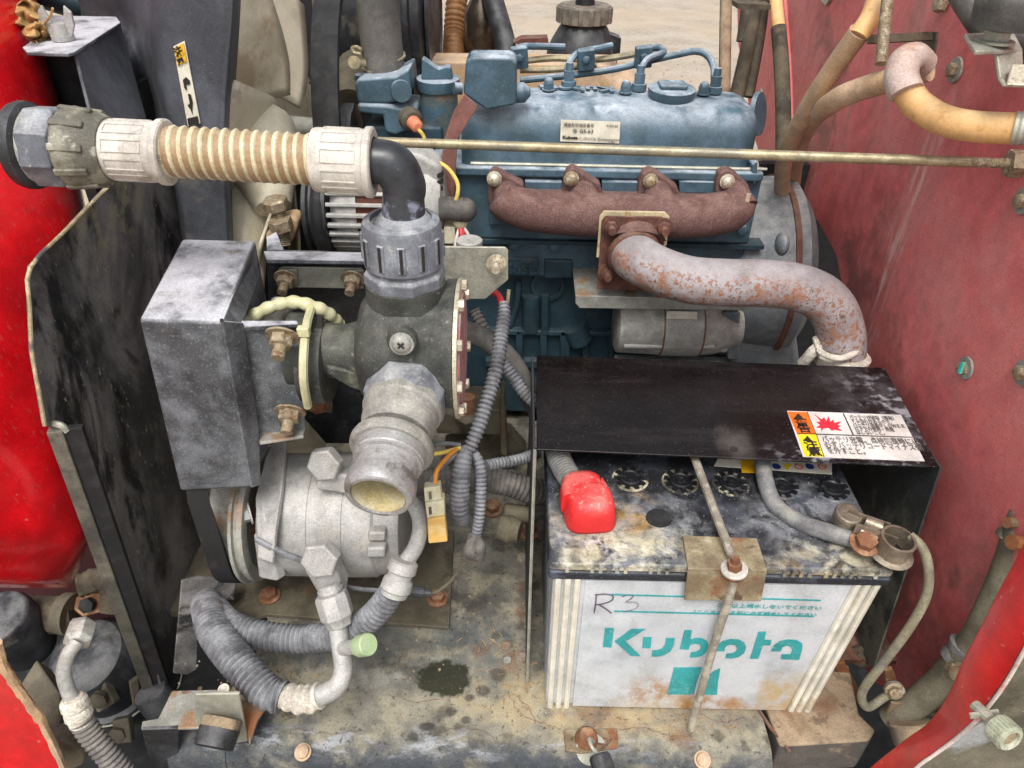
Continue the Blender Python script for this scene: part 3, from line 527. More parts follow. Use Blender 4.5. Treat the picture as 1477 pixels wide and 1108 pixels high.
# terminals and cables
c = P(846, 712, Z=.205)
boot = thing('terminal_boot', 'bright red rubber boot dusted white over the positive battery terminal', 'terminal boot', P(846, 740, Z=.19))
g = G()
ax = Vector((.18, -.9, -.12)).normalized()
def rr(c, u, v, a, b, n=24, e=.55):
    return [c+u*(a*math.copysign(abs(math.cos(t))**e, math.cos(t)))+v*(b*math.copysign(abs(math.sin(t))**e, math.sin(t))) for t in (2*math.pi*k/n for k in range(n))]
c0 = P(850, 755, Z=ZL); U_ = Vector((1, .1, 0)); V_ = Vector((-.12, 1, 0))
g.rings([rr(c0+Vector((0, .006+z*.1, z)), U_, V_, a, b) for z, a, b in ((0, .0205, .018), (.004, .0212, .019), (.016, .0195, .018), (.022, .0185, .017), (.026, .016, .014), (.028, .010, .009))])
g.rings([rr(c0+Vector((-.006, .024+y, .013)), Vector((1, .1, 0)), Vector((0, -.1, 1)), a, b) for y, a, b in ((-.014, .018, .014), (0, .0185, .014), (.010, .0165, .0135), (.016, .012, .011))])
part(g, 'boot_body', m_boot, boot, angle=85)
g = G(); g.quad([P(866, 700, d=.615), P(880, 712, d=.61), P(876, 700, d=.62), P(868, 688, d=.63)], .002); part(g, 'boot_flap', m_boot, boot)
g = G(); g.tube([P(800, 640, d=.68), P(808, 665, d=.665), P(822, 690, d=.645), P(836, 705, d=.632)], [.0112, .0110, .0105, .0100], 16, corr=(.0035, .0006)); solo(g, 'positive_cable', m_cable, 'thick grey ribbed cable running from under the cover into the red boot', 'cable')
g = G(); g.tube(D((1098, 640, .68), (1103, 690, .652), (1118, 728, .635), (1150, 752, .618), (1195, 768, .603), (1238, 780, .594)), [.0072]*5+[.0068], 16, wrinkle=.02)
solo(g, 'negative_cable', m_cable, 'thick grey battery cable curving across the lid to the bare clamp', 'cable')
cl = thing('terminal_clamp', 'tarnished metal clamp with empty ring hanging off the right corner of the battery', 'terminal clamp', P(1270, 800, Z=.19))
rc = P(1291, 786, d=.578)
g = G(); n = 24
for k0 in range(1):
    out = [(rc+Vector((math.cos(a)*r, math.sin(a)*r, z))) for z in (-.008, .008) for r in (.0,) for a in (0,)]
g.lathe([(-.009, .0175), (-.0075, .0132), (.007, .0128), (.008, .0134), (.008, .0112), (.0, .0108), (-.009, .0112), (-.009, .0175)], rc, (0.05, -.1, 1), 32, caps=False); part(g, 'clamp_ring', m_clampring, cl)
g = G(); a = P(1222, 752, d=.595); b = P(1292, 776, d=.582)
for off in (-.0075, .0075):
    g.obox((a+b)/2+Vector((0, off, .002)), b-a, (0, 0, 1), (b-a).length*.85, .002, .009)
part(g, 'clamp_arm', m_clampring, cl)
g = G(); g.lathe([(-.007, .010), (.003, .011), (.005, .0100), (.0055, .0085), (.0045, .008)], P(1222, 745, d=.600), (0, -.2, 1), 24); part(g, 'clamp_bolt_head', m_clampring, cl)
g = G(); g.tube([P(1248, 752, d=.592), P(1272, 762, d=.587)], .0048, 12, n=2); g.tube([P(1240, 765, d=.588), P(1268, 776, d=.584)], .0048, 12, n=2); part(g, 'clamp_barrel', m_clampring, cl)
bolt(cl, P(1247, 784, d=.586), (-.1, -.3, 1), .0085, m_rust, 'hex')
g = G(); g.tube(D((1312, 772, .58), (1330, 790, .575), (1339, 820, .58), (1336, 860, .59), (1312, 905, .60), (1275, 955, .62), (1248, 990, .64), (1243, 1008, .65), (1252, 1020, .655), (1272, 1008, .66), (1284, 1000, .665)), .0038, 12)
solo(g, 'thin_cable', m_cable2, 'thin dusty cable looping down the right side from the clamp to the frame', 'cable')
g = G(); g.tube(D((1252, 1020, .655), (1268, 1010, .66), (1284, 1000, .665)), .0056, 12)

# hold-down
hd = thing('battery_holddown', 'rust mottled hold-down bracket clamped over the front edge of the battery lid', 'bracket', P(1048, 800, Z=.19))
g = G(); A = [P(985, 772, Z=ZL), P(1090, 776, Z=ZL)]
zf = ZL+.003
tl, tr, fl, fr = P(985, 772, Z=zf), P(1092, 776, Z=zf), P(990, 832, Y=.389), P(1108, 838, Y=.389)
fl, fr = Vector((P(992, 822, Y=.389).x, .389, zf)), Vector((P(1106, 826, Y=.389).x, .389, zf))
bl, br = P(987, 866, Y=.389), P(1098, 868, Y=.389)
prof_l = [tl, fl, bl]; prof_r = [tr, fr, br]
g.add([tl, fl, bl, tr, fr, br], [[0, 1, 4, 3], [1, 2, 5, 4]])
part(g, 'holddown_plate', m_holdr, hd, solid=.0022, bevel=.0008)
nutp = P(1059, 822, d=.575)
rod1 = [P(998, 650, Z=.215), P(1058, 800, d=.588)]
g = G(); g.tube([P(996, 645, d=.66), P(1025, 722, d=.615), P(1057, 806, d=.578)], .0036, 10); part(g, 'tie_bar', m_jrod, hd)
g = G(); g.tube([P(1057, 800, d=.575), P(1055, 850, d=.590), P(1030, 930, d=.625), P(996, 1052, d=.684)], .0036, 10, corr=(.0015, .0003)); part(g, 'hook_rod', m_jrod, hd)
dn = (P(1057, 800, d=.565)-P(1050, 870, d=.597)).normalized()
g = G(); g.lathe([(-.004, .0095), (-.001, .0105), (.0, .0102)], nutp, dn, 24); part(g, 'rubber_washer', m_holdr, hd)
g = G(); g.lathe([(0, .0104), (.0015, .0104), (.002, .0098)], nutp, dn, 24); part(g, 'washer', m_collar, hd)
g = G(); g.lathe([(.002, .0058), (.0085, .0058)], nutp, dn, 6); g.lathe([(.008, .0036), (.014, .0034)], nutp, dn, 10); part(g, 'nut', m_rust, hd)

# cover
cv = thing('battery_cover', 'black bent sheet metal cover over the rear of the battery with warning sticker', 'battery cover', (.19, .55, 0))
zc = .24
tlb, trb, trf, tlf = P(774, 512, Z=zc), P(1276, 530, Z=zc), P(1355, 673, Z=zc), P(774, 648, Z=zc)
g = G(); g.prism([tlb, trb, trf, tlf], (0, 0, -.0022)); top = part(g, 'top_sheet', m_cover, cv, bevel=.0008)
g = G(); xr = trf.x; g.prism([(xr+.001, trf.y, zc-.001), (xr+.001, trb.y, zc-.001), (xr+.001, trb.y, 0), (xr+.001, trf.y-.035, 0), (xr+.001, trf.y-.03, .03)], (.002, 0, 0)); part(g, 'right_flange', m_flange, cv, bevel=.0006)
g = G(); xl = tlf.x; g.prism([(xl-.001, tlf.y, zc-.001), (xl-.001, tlb.y, zc-.001), (xl-.001, tlb.y, .002), (xl-.001, .424, .002)], (-.002, 0, 0)); part(g, 'left_flange', m_flange, cv, bevel=.0006)
g = G(); g.tube([Vector((xl-.0015, tlf.y-.001, zc)), Vector((xl-.0015, .423, .002))], .0016, 6, n=1); part(g, 'flange_edge', m_galv, cv)
g = G(); g.lathe([(0, .0035), (.0003, .0035)], P(1059, 648, Z=zc+.0002), (0, 0, 1), 16); part(g, 'hole', m_ink, cv)
# cover sticker (flat print, lies on the top sheet)
def S4(p): return (1077+p[0]/3.6925, 540+p[1]/3.6925)
def onc(px, lift, mt, nm, th=.0003): return part(G().prism(PL([S4(p) for p in px], Z=zc+lift), (0, 0, -th)), nm, mt, stk)
stk = part(G().prism(PL([S4(p) for p in [(215, 194), (822, 216), (948, 462), (300, 438)]], Z=zc+.0006), (0, 0, -.0005)), 'warning_sticker', m_stk, cv)
onc([(218, 198), (320, 201), (368, 315), (268, 313)], .0010, m_orange, 'orange_field')
onc([(270, 317), (370, 319), (412, 439), (312, 436)], .0010, m_yel, 'yellow_field')
onc([(512, 208), (518, 208), (571, 322), (565, 322)], .0010, m_ink, 'divider')
onc([(320, 200), (324, 200), (372, 318), (415, 439), (411, 439), (368, 316)], .0011, m_ink, 'divider')
onc([(270, 314), (372, 316), (882, 333), (882, 336), (372, 319.5), (270, 318)], .0012, m_ink, 'divider')
st = [(362, 212), (398, 240), (412, 228), (424, 250), (436, 222), (446, 252), (462, 240), (466, 258), (505, 250), (484, 268), (500, 276), (486, 284), (510, 302), (470, 294), (455, 300), (436, 284), (408, 288), (398, 303), (396, 284), (370, 284), (392, 268), (372, 254), (396, 250)]
onc(st, .0010, m_redp, 'explosion_symbol')
for tri in ([(252, 234), (274, 206), (303, 236)], [(302, 355), (322, 326), (352, 357)]): onc(tri, .0013, m_ink, 'warning_triangle')
def sdir2(a, b): return (P(*S4(b), Z=zc)-P(*S4(a), Z=zc))
xd = sdir2((372, 318), (882, 334)); yd = Vector((-xd.y, xd.x, 0))
for ch, p in (('警', (262, 272)), ('告', (276, 306)), ('注', (312, 390)), ('意', (330, 432))):
    text(ch, .0125, P(*S4(p), Z=zc+.001), xd, yd, m_ink, stk, 'sticker_lettering', bold=.0003)
for i, l in enumerate(['バッテリが破裂（爆発）', 'する恐れがあるので、', 'バッテリ液量がＬＯＷＥＲ', '以下での使用・充電', 'はしないこと。']):
    text(l, .0066, P(*S4((550+i*9.5, 237+i*20.5)), Z=zc+.001), xd, yd, m_ink2, stk, 'sticker_lettering', sx=.60)
for i, l in enumerate(['バッテリ充電、点検調整時には', '必ずバッテリコードマイナス側', 'を外すこと。']):
    text(l, .0096, P(*S4((405+i*14, 358+i*31)), Z=zc+.001), xd, yd, m_ink2, stk, 'sticker_lettering', sx=.64)
# ================================================================= RED PANEL, RIGHT
PX = .40
rp = thing('red_inner_panel', 'dull red scratched inner panel with dust filling the right side', 'body panel', (PX, .8, 0))
g = G(); g.plate([(1062, -120), (1064, 60), (1088, 200), (1112, 275), (1145, 285), (1180, 320), (1206, 368), (1216, 420), (1218, 480), (1224, 560), (1226, 760), (1230, 940), (1262, 985), (1310, 1010), (1360, 1030), (1400, 1000), (1480, 860), (1560, 700), (1640, 500), (1640, -200)], .004, X=PX)
part(g, 'panel_sheet', m_panel, rp, bevel=.001)
g = G(); g.tube(PL([(1128, -60), (1140, 100), (1143, 200), (1150, 285)], X=PX-.001), .004, 8); part(g, 'pressed_rib', m_panel, rp)
for x, y, r in ((1097, 137, .0085), (1379, 101, .0095), (1394, 531, .0088), (1478, 290, .009), (1478, 538, .009)):
    p = P(x, y, X=PX-.0005); g = G(); g.lathe([(0, r*1.2), (.002, r*1.15)], p, (-1, 0, 0), 24); part(g, 'washer', m_galvr, rp); bolt(rp, p+Vector((-.002, 0, 0)), (-1, 0, 0), r*.66, m_zincbolt, 'bare')
p = P(1385, 529, X=PX-.0085); g = G(); g.obox(p+Vector((0, -.002, 0)), (0, .1, 1), (1, 0, 0), .010, .003, .002); part(g, 'paint_mark', m_teald, rp)

g = G(); inner = [(1530, 710), (1500, 775), (1477, 822), (1453, 864), (1426, 916), (1396, 972), (1372, 1025), (1345, 1062), (1313, 1085), (1283, 1108), (1230, 1150)]
outer = [(1590, 760), (1545, 830), (1505, 885), (1477, 935), (1453, 978), (1428, 1013), (1402, 1043), (1375, 1066), (1348, 1086), (1321, 1106), (1270, 1160)]
a = crom(PL(inner, Y=.31), 4); b = crom(PL(outer, Y=.29), 4)
g.rings([[p, q, q+Vector((.004, .012, -.003)), p+Vector((.002, .012, 0))] for p, q in zip(a, b)])
fr = solo(g, 'door_frame_lip', m_redstrip, 'bright red curved frame lip sweeping down the lower right corner', 'frame lip', bevel=.002)
g = G(); g.tube([q+Vector((0, -.001, 0)) for q in b[::3]], .0013, 8, wrinkle=.05); part(g, 'worn_edge', m_bare, fr)
g = G(); g.prism([P(1300, 1120, Y=.33), P(1420, 1040, Y=.33), P(1500, 900, Y=.33), P(1700, 800, Y=.33), P(1700, 1300, Y=.33), P(1300, 1300, Y=.33)], (0, .01, 0))
sp = solo(g, 'lower_fender', MAT('grimy_lower_fender', (106, 100, 84), .8, layers=[LY((66, 60, 48), 12, .45, .6, .8), LY((150, 152, 152), 14, .3, .5, .95, zone=[(.33, .33, .085, .07, .1, .035, .3)]), LY((190, 184, 168), 300, .62, .68, .4)], bump=(200, .2)), 'grimy grey lower panel showing below the red frame lip at the corner', 'body panel', bevel=.001)
kn = thing('knurled_knob', 'pale knurled knob beside the red lip at the lower right corner', 'knob', P(1440, 1050, d=.47))
ax = Vector((.25, -1, .25)); c = P(1430, 1040, d=.49)
g = G(); g.lathe([(0, .005), (.004, .0092), (.015, .0092), (.016, .0086), (.016, .006), (.013, .0055)], c, ax, 36)
u, v, n = axes(ax)
for k in range(24):
    an = 2*math.pi*k/24; g.obox(c+n*.010+(u*math.cos(an)+v*math.sin(an))*.0092, n, u*math.cos(an)+v*math.sin(an), .009, .0011, .0010)
part(g, 'knob_grip', MAT('pale_green_knob', (150, 154, 132), .7, layers=[LY((192, 190, 172), 60, .45, .6, .8), LY((110, 104, 82), 80, .55, .66, .6)]), kn)
g = G(); g.lathe([(.0125, .0054), (.0145, .005)], c, ax, 20); part(g, 'knob_core', m_holdr, kn)
g = G(); g.tube([c-ax.normalized()*.014, c+ax.normalized()*.003], .004, 10, n=2); g.obox(c-ax.normalized()*.006, (1, 0, .3), ax, .018, .004, .002); part(g, 'knob_stem', m_galv, kn)

# frame post with hose behind the lip
hp = thing('rear_hose', 'fat grey rubber hose running down behind the red lip, held by clips', 'hose', P(1400, 900, d=.6))
pts = D((1505, 640, .58), (1480, 740, .59), (1452, 829, .60), (1412, 916, .615), (1378, 962, .63), (1335, 1003, .65), (1285, 1040, .67))
g = G(); g.tube(pts, .0125, 18); part(g, 'hose_wall', m_olive, hp)
for (x, y, dd, t) in ((1474, 768, .592, (.25, 0, .9)), (1392, 945, .622, (.5, .1, .8))):
    c = P(x, y, d=dd+.005); ax = (pts[2]-pts[3]).normalized() if y < 800 else (pts[3]-pts[4]).normalized()
    g = G(); g.lathe([(-.010, .0140), (-.008, .0165), (-.003, .0160), (0, .0145), (.003, .0160), (.008, .0165), (.010, .0140)], c, ax, 28); cp = part(g, 'clip_band', m_cable if y > 800 else m_cable2, hp)
    q = P(x-22, y+18 if y > 800 else y-14, d=dd-.01); g = G(); g.tube([q, q+Vector((.016, .004, -.004))], .0045, 10, n=2); part(g, 'clip_screw', m_holdr, cp)
    q = P(x-2, y+30 if y > 800 else y+18, d=dd-.022); g = G(); g.tube([q+Vector((-.008, 0, .003)), q+Vector((.008, .002, -.002))], .006, 10, n=2); part(g, 'clip_barrel', m_holdr, cp)

sb = thing('rubber_stop', 'dusty brown rubber stop on a pale bracket at the foot of the red panel', 'rubber stop', P(1320, 1040, d=.64))
g = G(); g.plate([(1280, 1028), (1286, 1015), (1340, 1016), (1345, 998), (1385, 998), (1386, 1032), (1330, 1034), (1325, 1045), (1285, 1048), (1276, 1042)], .003, Y=.375)
part(g, 'stop_bracket', m_plate if False else m_holdr, sb, bevel=.0008)
g = G(); g.lathe([(0, .0165), (.002, .018), (.018, .0172), (.020, .015)], P(1312, 1040, Y=.365), (.12, -.55, -.5), 28); part(g, 'rubber_block', m_beam, sb)
g = G(); g.lathe([(.0195, .0158), (.0225, .0148)], P(1312, 1040, Y=.365), (.12, -.55, -.5), 28); part(g, 'worn_face', m_rubber, sb)
g = G(); g.plate([(1206, 960), (1218, 955), (1242, 1000), (1238, 1012), (1200, 1005)], .004, Y=.44); solo(g, 'grille_tab', m_holdr, 'small brown bracket tab behind the lower right edge of the battery', 'bracket', bevel=.001)
g = G(); g.lathe([(0, .012), (.004, .012)], P(1242, 945, Y=.47), (-.6, -1, .2), 20); g.lathe([(.004, .007), (.010, .007)], P(1242, 945, Y=.47), (-.6, -1, .2), 6)
solo(g, 'flange_bolt', m_plate, 'dark bolt and washer low on the cover flange behind the battery', 'bolt')

# rod across the bay
rd = thing('stay_rod', 'long thin brassy rod crossing the whole bay above the exhaust manifold', 'rod', P(1000, 222, d=.61))
a, b = P(500, 203, d=.66), P(1462, 236, d=.587)
g = G(); g.tube([a, a.lerp(b, .94)], .0043, 12, n=16); part(g, 'rod_bar', m_rod, rd)
g = G(); g.tube([a.lerp(b, .94), b], .0040, 12, n=4, corr=(.0016, .0005)); part(g, 'threaded_end', m_zincbolt, rd)
g = G(); dd = (b-a).normalized(); g.lathe([(-.004, .011), (.006, .011)], b, dd, 6); part(g, 'nut', m_zincbolt, rd)
g = G(); g.lathe([(.006, .006), (.04, .006)], b, dd, 12); part(g, 'rod_anchor', m_zincbolt, rd)

# orange hoses
def hose(nm, segs, label, cat='hose', grp=None):
    t = thing(nm, label, cat, segs[0][0][0], grp)
    for pts, r, mt, pn in segs:
        g = G(); g.tube(pts, r, 18); part(g, pn, mt, t)
    return t
hose('fuel_hose', [(D((1272, -30, .66), (1258, 20, .66), (1238, 52, .665)), .0092, m_or, 'hose_wall'), (D((1240, 46, .665), (1205, 95, .70), (1172, 145, .74), (1145, 195, .80), (1130, 240, .86), (1128, 290, .92)), [.0098, .0096, .0094, .0092, .0092, .0092], m_orb, 'hose_sleeve')], 'orange hose sleeved in grey brown running from the top edge down behind the engine')
t = hose('bent_fuel_hose', [(D((1306, 128, .585), (1325, 152, .58), (1358, 172, .57), (1400, 182, .555), (1466, 186, .54)), .0112, m_or, 'hose_wall'),
   (D((1332, 94, .60), (1318, 84, .592), (1304, 92, .585), (1300, 112, .582), (1307, 134, .58)), [.0110, .0120, .0126, .0126, .0130], m_orw, 'bent_sleeve'),
   (D((1340, 100, .605), (1300, 112, .625), (1250, 126, .66), (1205, 145, .70), (1165, 180, .80), (1145, 235, .90), (1138, 300, 1.02)), [.0095, .0100, .0102, .0103, .0105, .0110, .0115], m_orb, 'hose_run')], 'thick orange hose with pale bent sleeve, ending at the right edge of the photo')
g = G(); g.tube(D((1462, 185, .54), (1510, 186, .53)), .0120, 18, n=2, corr=(.004, .0006)); part(g, 'clamp_end', m_galv, t)
g = G(); pass
hose('grimy_hose', [(D((1116, -40, .98), (1121, 20, .97), (1124, 44, .965)), .0082, m_or, 'hose_wall'), (D((1123, 40, .965), (1128, 110, .96), (1130, 200, .95), (1127, 300, .95)), .0098, m_darkhose, 'hose_sleeve')], 'slim orange hose in a dark grimy sleeve at the left edge of the red panel')
g = G()
for k, (x0, y0, x1, y1, r) in enumerate(((1095, -20, 1062, 140, .010), (1106, -20, 1080, 140, .007), (1078, -20, 1070, 60, .008))): g.tube(D((x0, y0, 1.02), ((x0+x1)/2+2, (y0+y1)/2, 1.02), (x1, y1, 1.03)), r, 12)
g.plate([(1064, 5), (1112, 7), (1112, 14), (1064, 13)], .03, Y=1.03)
solo(g, 'dark_pipe_bundle', m_darkhose, 'bundle of dark grimy pipes between the post and the red panel', 'pipe bundle')
g = G(); g.tube(D((1048, -40, 1.3), (1046, 60, 1.3), (1044, 200, 1.3)), .0105, 14); solo(g, 'upright_post', m_beam, 'upright rusty brown post standing against the gravel behind the engine', 'post')

bk = thing('panel_bracket', 'dark bent strap bracket with threaded stud on the red panel at top right', 'bracket', P(1330, 55, X=PX))
g = G(); a, b, c = P(1252, 50, d=.66), P(1345, 46, X=PX-.002), P(1345, 78, X=PX-.002)
g.quad([a, b, b+Vector((0, -.006, -.006)), a+Vector((0, -.006, -.006))], .002); g.quad([P(1330, 46, X=PX-.002), P(1351, 46, X=PX-.002), P(1346, 82, X=PX-.002), P(1330, 76, X=PX-.002)], .004); part(g, 'bracket_strap', m_darkhose, bk)
g = G(); g.tube(D((1284, -30, .63), (1278, 20, .63), (1271, 92, .63)), .0052, 12, corr=(.0016, .0004)); part(g, 'stud', m_zincbolt, bk)
g = G(); g.plate([(1178, -6), (1198, -4), (1190, 8)], .004, X=PX-.005); part(g, 'tab', m_galv, bk)

rs = thing('rubber_bumper', 'grey rubber bumper on a zinc step bracket at the upper right corner', 'bumper', P(1430, 60, d=.52))
g = G(); 
tp = [P(1392, 48, d=.54), P(1462, 44, d=.56), P(1476, 72, d=.53), P(1408, 74, d=.50)]
g.quad(tp, .003); part(g, 'bracket_top', m_galv, rs, bevel=.001)
g = G(); g.quad([P(1438, 74, d=.52), P(1476, 72, d=.53), P(1476, 118, d=.53), P(1452, 124, d=.51), P(1444, 110, d=.52)], .003); part(g, 'bracket_leg', m_galv, rs, bevel=.001)
g = G(); g.quad([P(1452, 122, d=.51), P(1460, 92, d=.515), P(1520, 92, d=.51), P(1520, 124, d=.5)], .003); part(g, 'bracket_foot', m_bolt, rs, bevel=.001)
c = P(1434, 62, d=.525); g = G(); g.lathe([(-.004, .004), (.03, .004)], c, (0, -.02, 1), 12); part(g, 'stud', m_galv, rs); bolt(rs, c, (0, 0, 1), .0095, m_galv, 'hex')
c = P(1444, 30, d=.515); g = G(); g.lathe([(-.006, .010), (-.004, .019), (.008, .021), (.014, .0215), (.017, .020), (.017, .012)], c, (.05, -.05, 1), 32); part(g, 'rubber_pad', m_rubber, rs)
g = G(); g.tube(D((1380, -30, .62), (1400, 5, .6), (1430, 40, .58), (1500, 66, .56)), .012, 12); part(g, 'dark_arm', m_rubber, rs)
bolt(rs, P(1362, 5, X=PX-.002), (-1, 0, .2), .009, m_zincbolt, 'bare')
# ================================================================= ENGINE
EN = thing('engine', 'blue four cylinder diesel engine filling the middle of the bay', 'engine', (.13, .86, 0))
# valve cover: rounded box lofted along X
def ring(x, yi, zi):
    pr = [(.797, .384), (.797, .415), (.799, .428), (.805, .438), (.815, .444), (.83, .446), (.86, .4475), (.875, .4475), (.89, .444), (.899, .436), (.904, .42), (.904, .384)]
    cy = .8585
    return [Vector((x, cy+(y-cy)*(1-yi), .384+(z-.384)*(1-zi))) for y, z in pr]
rows = [ring(-.06, .06, .1), ring(-.055, 0, 0), ring(.02, 0, 0), ring(.1, 0, 0), ring(.2, 0, 0), ring(.232, 0, 0)]
for a in (20, 40, 55, 70, 82): rows.append(ring(.232+.030*math.sin(R(a)), .52*(1-math.cos(R(a))), .35*(1-math.cos(R(a)))**1.3))
g = G(); g.rings(rows); vc = part(g, 'valve_cover', m_blue, EN, angle=50)
g = G(); g.box((-.07, .789, .374), (.269, .93, .3845)); part(g, 'cover_flange', m_blue, EN, bevel=.003)
g = G(); g.tube([Vector((-.05, .796, .3865)), Vector((.245, .796, .3865)), Vector((.262, .80, .3865)), Vector((.268, .82, .3865))], .0018, 6); part(g, 'gasket', m_galv, EN)
for x, y in ((791, 124), (902, 128), (1014, 130)): bolt(vc, P(x, y+6, Z=.449), (0, 0, 1), .0062, m_blue, 'acorn', 'acorn_nut')
for x, y in ((820, 122), (921, 126), (1030, 130)):
    c = P(x, y+4, Z=.449); g = G(); g.lathe([(0, .0085), (.007, .0085)], c, (0, 0, 1), 8); g.lathe([(.007, .0062), (.018, .0062)], c, (0, 0, 1), 6); g.lathe([(.018, .0045), (.026, .0040)], c, (0, 0, 1), 12); part(g, 'injector_nut', m_blue, EN)
c = P(968, 138, Z=.449); g = G(); g.lathe([(-.02, .012), (-.004, .022), (.002, .0255), (.008, .0255), (.009, .0235), (.0095, .014)], c, (0, -.08, 1), 36); cp = part(g, 'oil_cap', m_blue, vc)
g = G(); g.obox(c+Vector((0, 0, .011)), (1, 0, 0), (0, 0, 1), .030, .026, .006); part(g, 'cap_grip', m_blue, EN, bevel=.004)
text('Kubota', .026, P(886, 127, Z=.4495), (-1, .03, 0), (0, -1, 0), m_blue, vc, 'embossed_lettering', .002, bold=.0008, sx=1.1)
# breather box on the left end
g = G(); fr = PL([(672, 88), (680, 82), (738, 83), (746, 90), (745, 152), (702, 160), (668, 137)], Y=.785); g.prism(fr, (0, .028, .002)); part(g, 'breather_box', m_blue, EN, bevel=.006)
g = G(); g.lathe([(-.004, .010), (.006, .010), (.012, .004)], P(748, 134, Y=.80), (1, -.1, .1), 14); part(g, 'breather_lug', m_blue, EN)
g = G(); g.lathe([(0, .006), (.008, .006)], P(666, 128, Y=.79), (-1, -.3, .1), 12); part(g, 'breather_lug', m_blue, EN)
# type plate
g = G(); A = [P(809, 173, Y=.7955), P(895, 176, Y=.7955), P(893, 207, Y=.7955), P(808, 204, Y=.7955)]; g.prism(A, (0, .0008, 0)); tp = part(g, 'type_plate', m_white, EN)
xd = A[1]-A[0]; yd = Vector((0, 0, 1)); 
text('通産型式指定番号', .0040, P(813, 181.5, Y=.7950), xd, yd, m_ink2, tp, 'plate_lettering'); text('61505-3A', .0030, P(875, 182.5, Y=.7950), xd, yd, m_ink2, tp, 'plate_lettering')
text('Ⓓ GS-63', .0052, P(825, 191, Y=.7950), xd, yd, m_ink, tp, 'plate_lettering', sx=1.15); text('Kubota', .0046, P(811, 200, Y=.7950), xd, yd, m_ink, tp, 'plate_lettering', bold=.0002, sx=1.2)
text('KUBOTA Corporation', .0042, P(834, 201.5, Y=.7950), xd, yd, m_ink2, tp, 'plate_lettering', sx=1.12); text('T1060', .0028, P(877, 206, Y=.7950), xd, yd, m_ink2, tp, 'plate_lettering')
# cylinder head
g = G(); g.box((-.10, .800, .296), (.272, .935, .374)); part(g, 'cylinder_head', m_blue, EN, bevel=.004)
g = G(); g.plate([(735, 284), (765, 284), (765, 310), (735, 310)], .01, Y=.797); g.box((-.03, .794, .316), (.028, .801, .352)); part(g, 'head_boss', m_blue, EN, bevel=.002)
g = G(); g.box((-.10, .798, .291), (.29, .93, .296)); part(g, 'head_gasket', m_blue_dk, EN)
for x0, x1 in ((757, 811), (868, 920), (980, 1032)):
    g = G(); g.plate([(x0, 262), (x1, 263), (x1, 280), (x0, 278)], .015, Y=.786); part(g, 'head_web', m_blue, EN, bevel=.001)
# block
g = G(); g.box((-.11, .832, .02), (.285, .97, .292)); blk = part(g, 'engine_block', m_blue_dk, EN, bevel=.003)
def bl(px, lift, th=None): return G().plate(px, (th or lift+.004), Y=.832-lift)
part(bl([(730, 335), (1075, 345), (1075, 400), (880, 402), (730, 400)], .023), 'block_ledge', m_blue, EN, bevel=.004)
for px, nm in (([(722, 372), (777, 373), (777, 398), (722, 398)], 'number_pad'), ([(785, 375), (826, 376), (826, 402), (785, 402)], 'casting_pad')):
    part(bl(px, .027, .008), nm, m_blue_dk, EN, bevel=.002)
text('1505D', .0175, P(718, 394, Y=.8045), (1, 0, 0), (0, 0, 1), m_blue_dk, blk, 'cast_lettering', .003, bold=.0008, sx=1.05)
c = P(790, 412, Y=.828); g = G(); g.lathe([(-.006, .021), (.002, .021), (.002, .0165), (-.002, .016)], c, (0, -1, 0), 32); part(g, 'core_plug', m_blue_dk, EN)
g = G(); g.tube([P(786, 425, Y=.826), P(786, 480, Y=.826)], .006, 10); g.tube([P(828, 470, Y=.826), P(838, 492, Y=.826)], .016, 14); g.tube([P(766, 425, Y=.83), P(766, 475, Y=.83)], .012, 12); part(g, 'cast_ribs', m_blue_dk, EN, kind='stuff')
g = G()
for px in ([(700, 476), (960, 482), (960, 488), (700, 483)], [(744, 478), (754, 478), (754, 530), (744, 530)], [(779, 478), (789, 478), (789, 530), (779, 530)], [(808, 478), (822, 478), (822, 530), (808, 530)], [(840, 478), (848, 478), (848, 530), (840, 530)], [(878, 478), (886, 478), (886, 530), (878, 530)], [(700, 520), (960, 524), (960, 535), (700, 530)]): g.plate(px, .012, Y=.822)
part(g, 'lower_lattice', m_blue_dk, EN, bevel=.0015)
g = G(); g.tube([P(860, 398, Y=.815), P(862, 440, Y=.83)], .012, 12); part(g, 'cast_column', m_blue_dk, EN)
for x, y in ((742, 352), (800, 354), (742, 292), (1070, 330), (1060, 300)):
    bolt(EN, P(x, y, Y=.807 if y > 340 else .7995), (0, -1, 0), .0062, m_blue, 'hex')
g = G(); g.tube(PL([(735, 470), (745, 440), (748, 405)], Y=.826), .004, 8); part(g, 'oil_line', m_blue_dk, EN)
# rear plate and engine lug
g = G(); g.plate([(1084, 238), (1092, 232), (1094, 262), (1086, 268)], .03, Y=.79); part(g, 'head_lug', m_blue, EN, bevel=.002)
g = G(); g.lathe([(0, .026), (.006, .026)], P(1090, 165, d=.93), (.8, -.5, .2), 24); part(g, 'lift_eye', m_blue, EN)

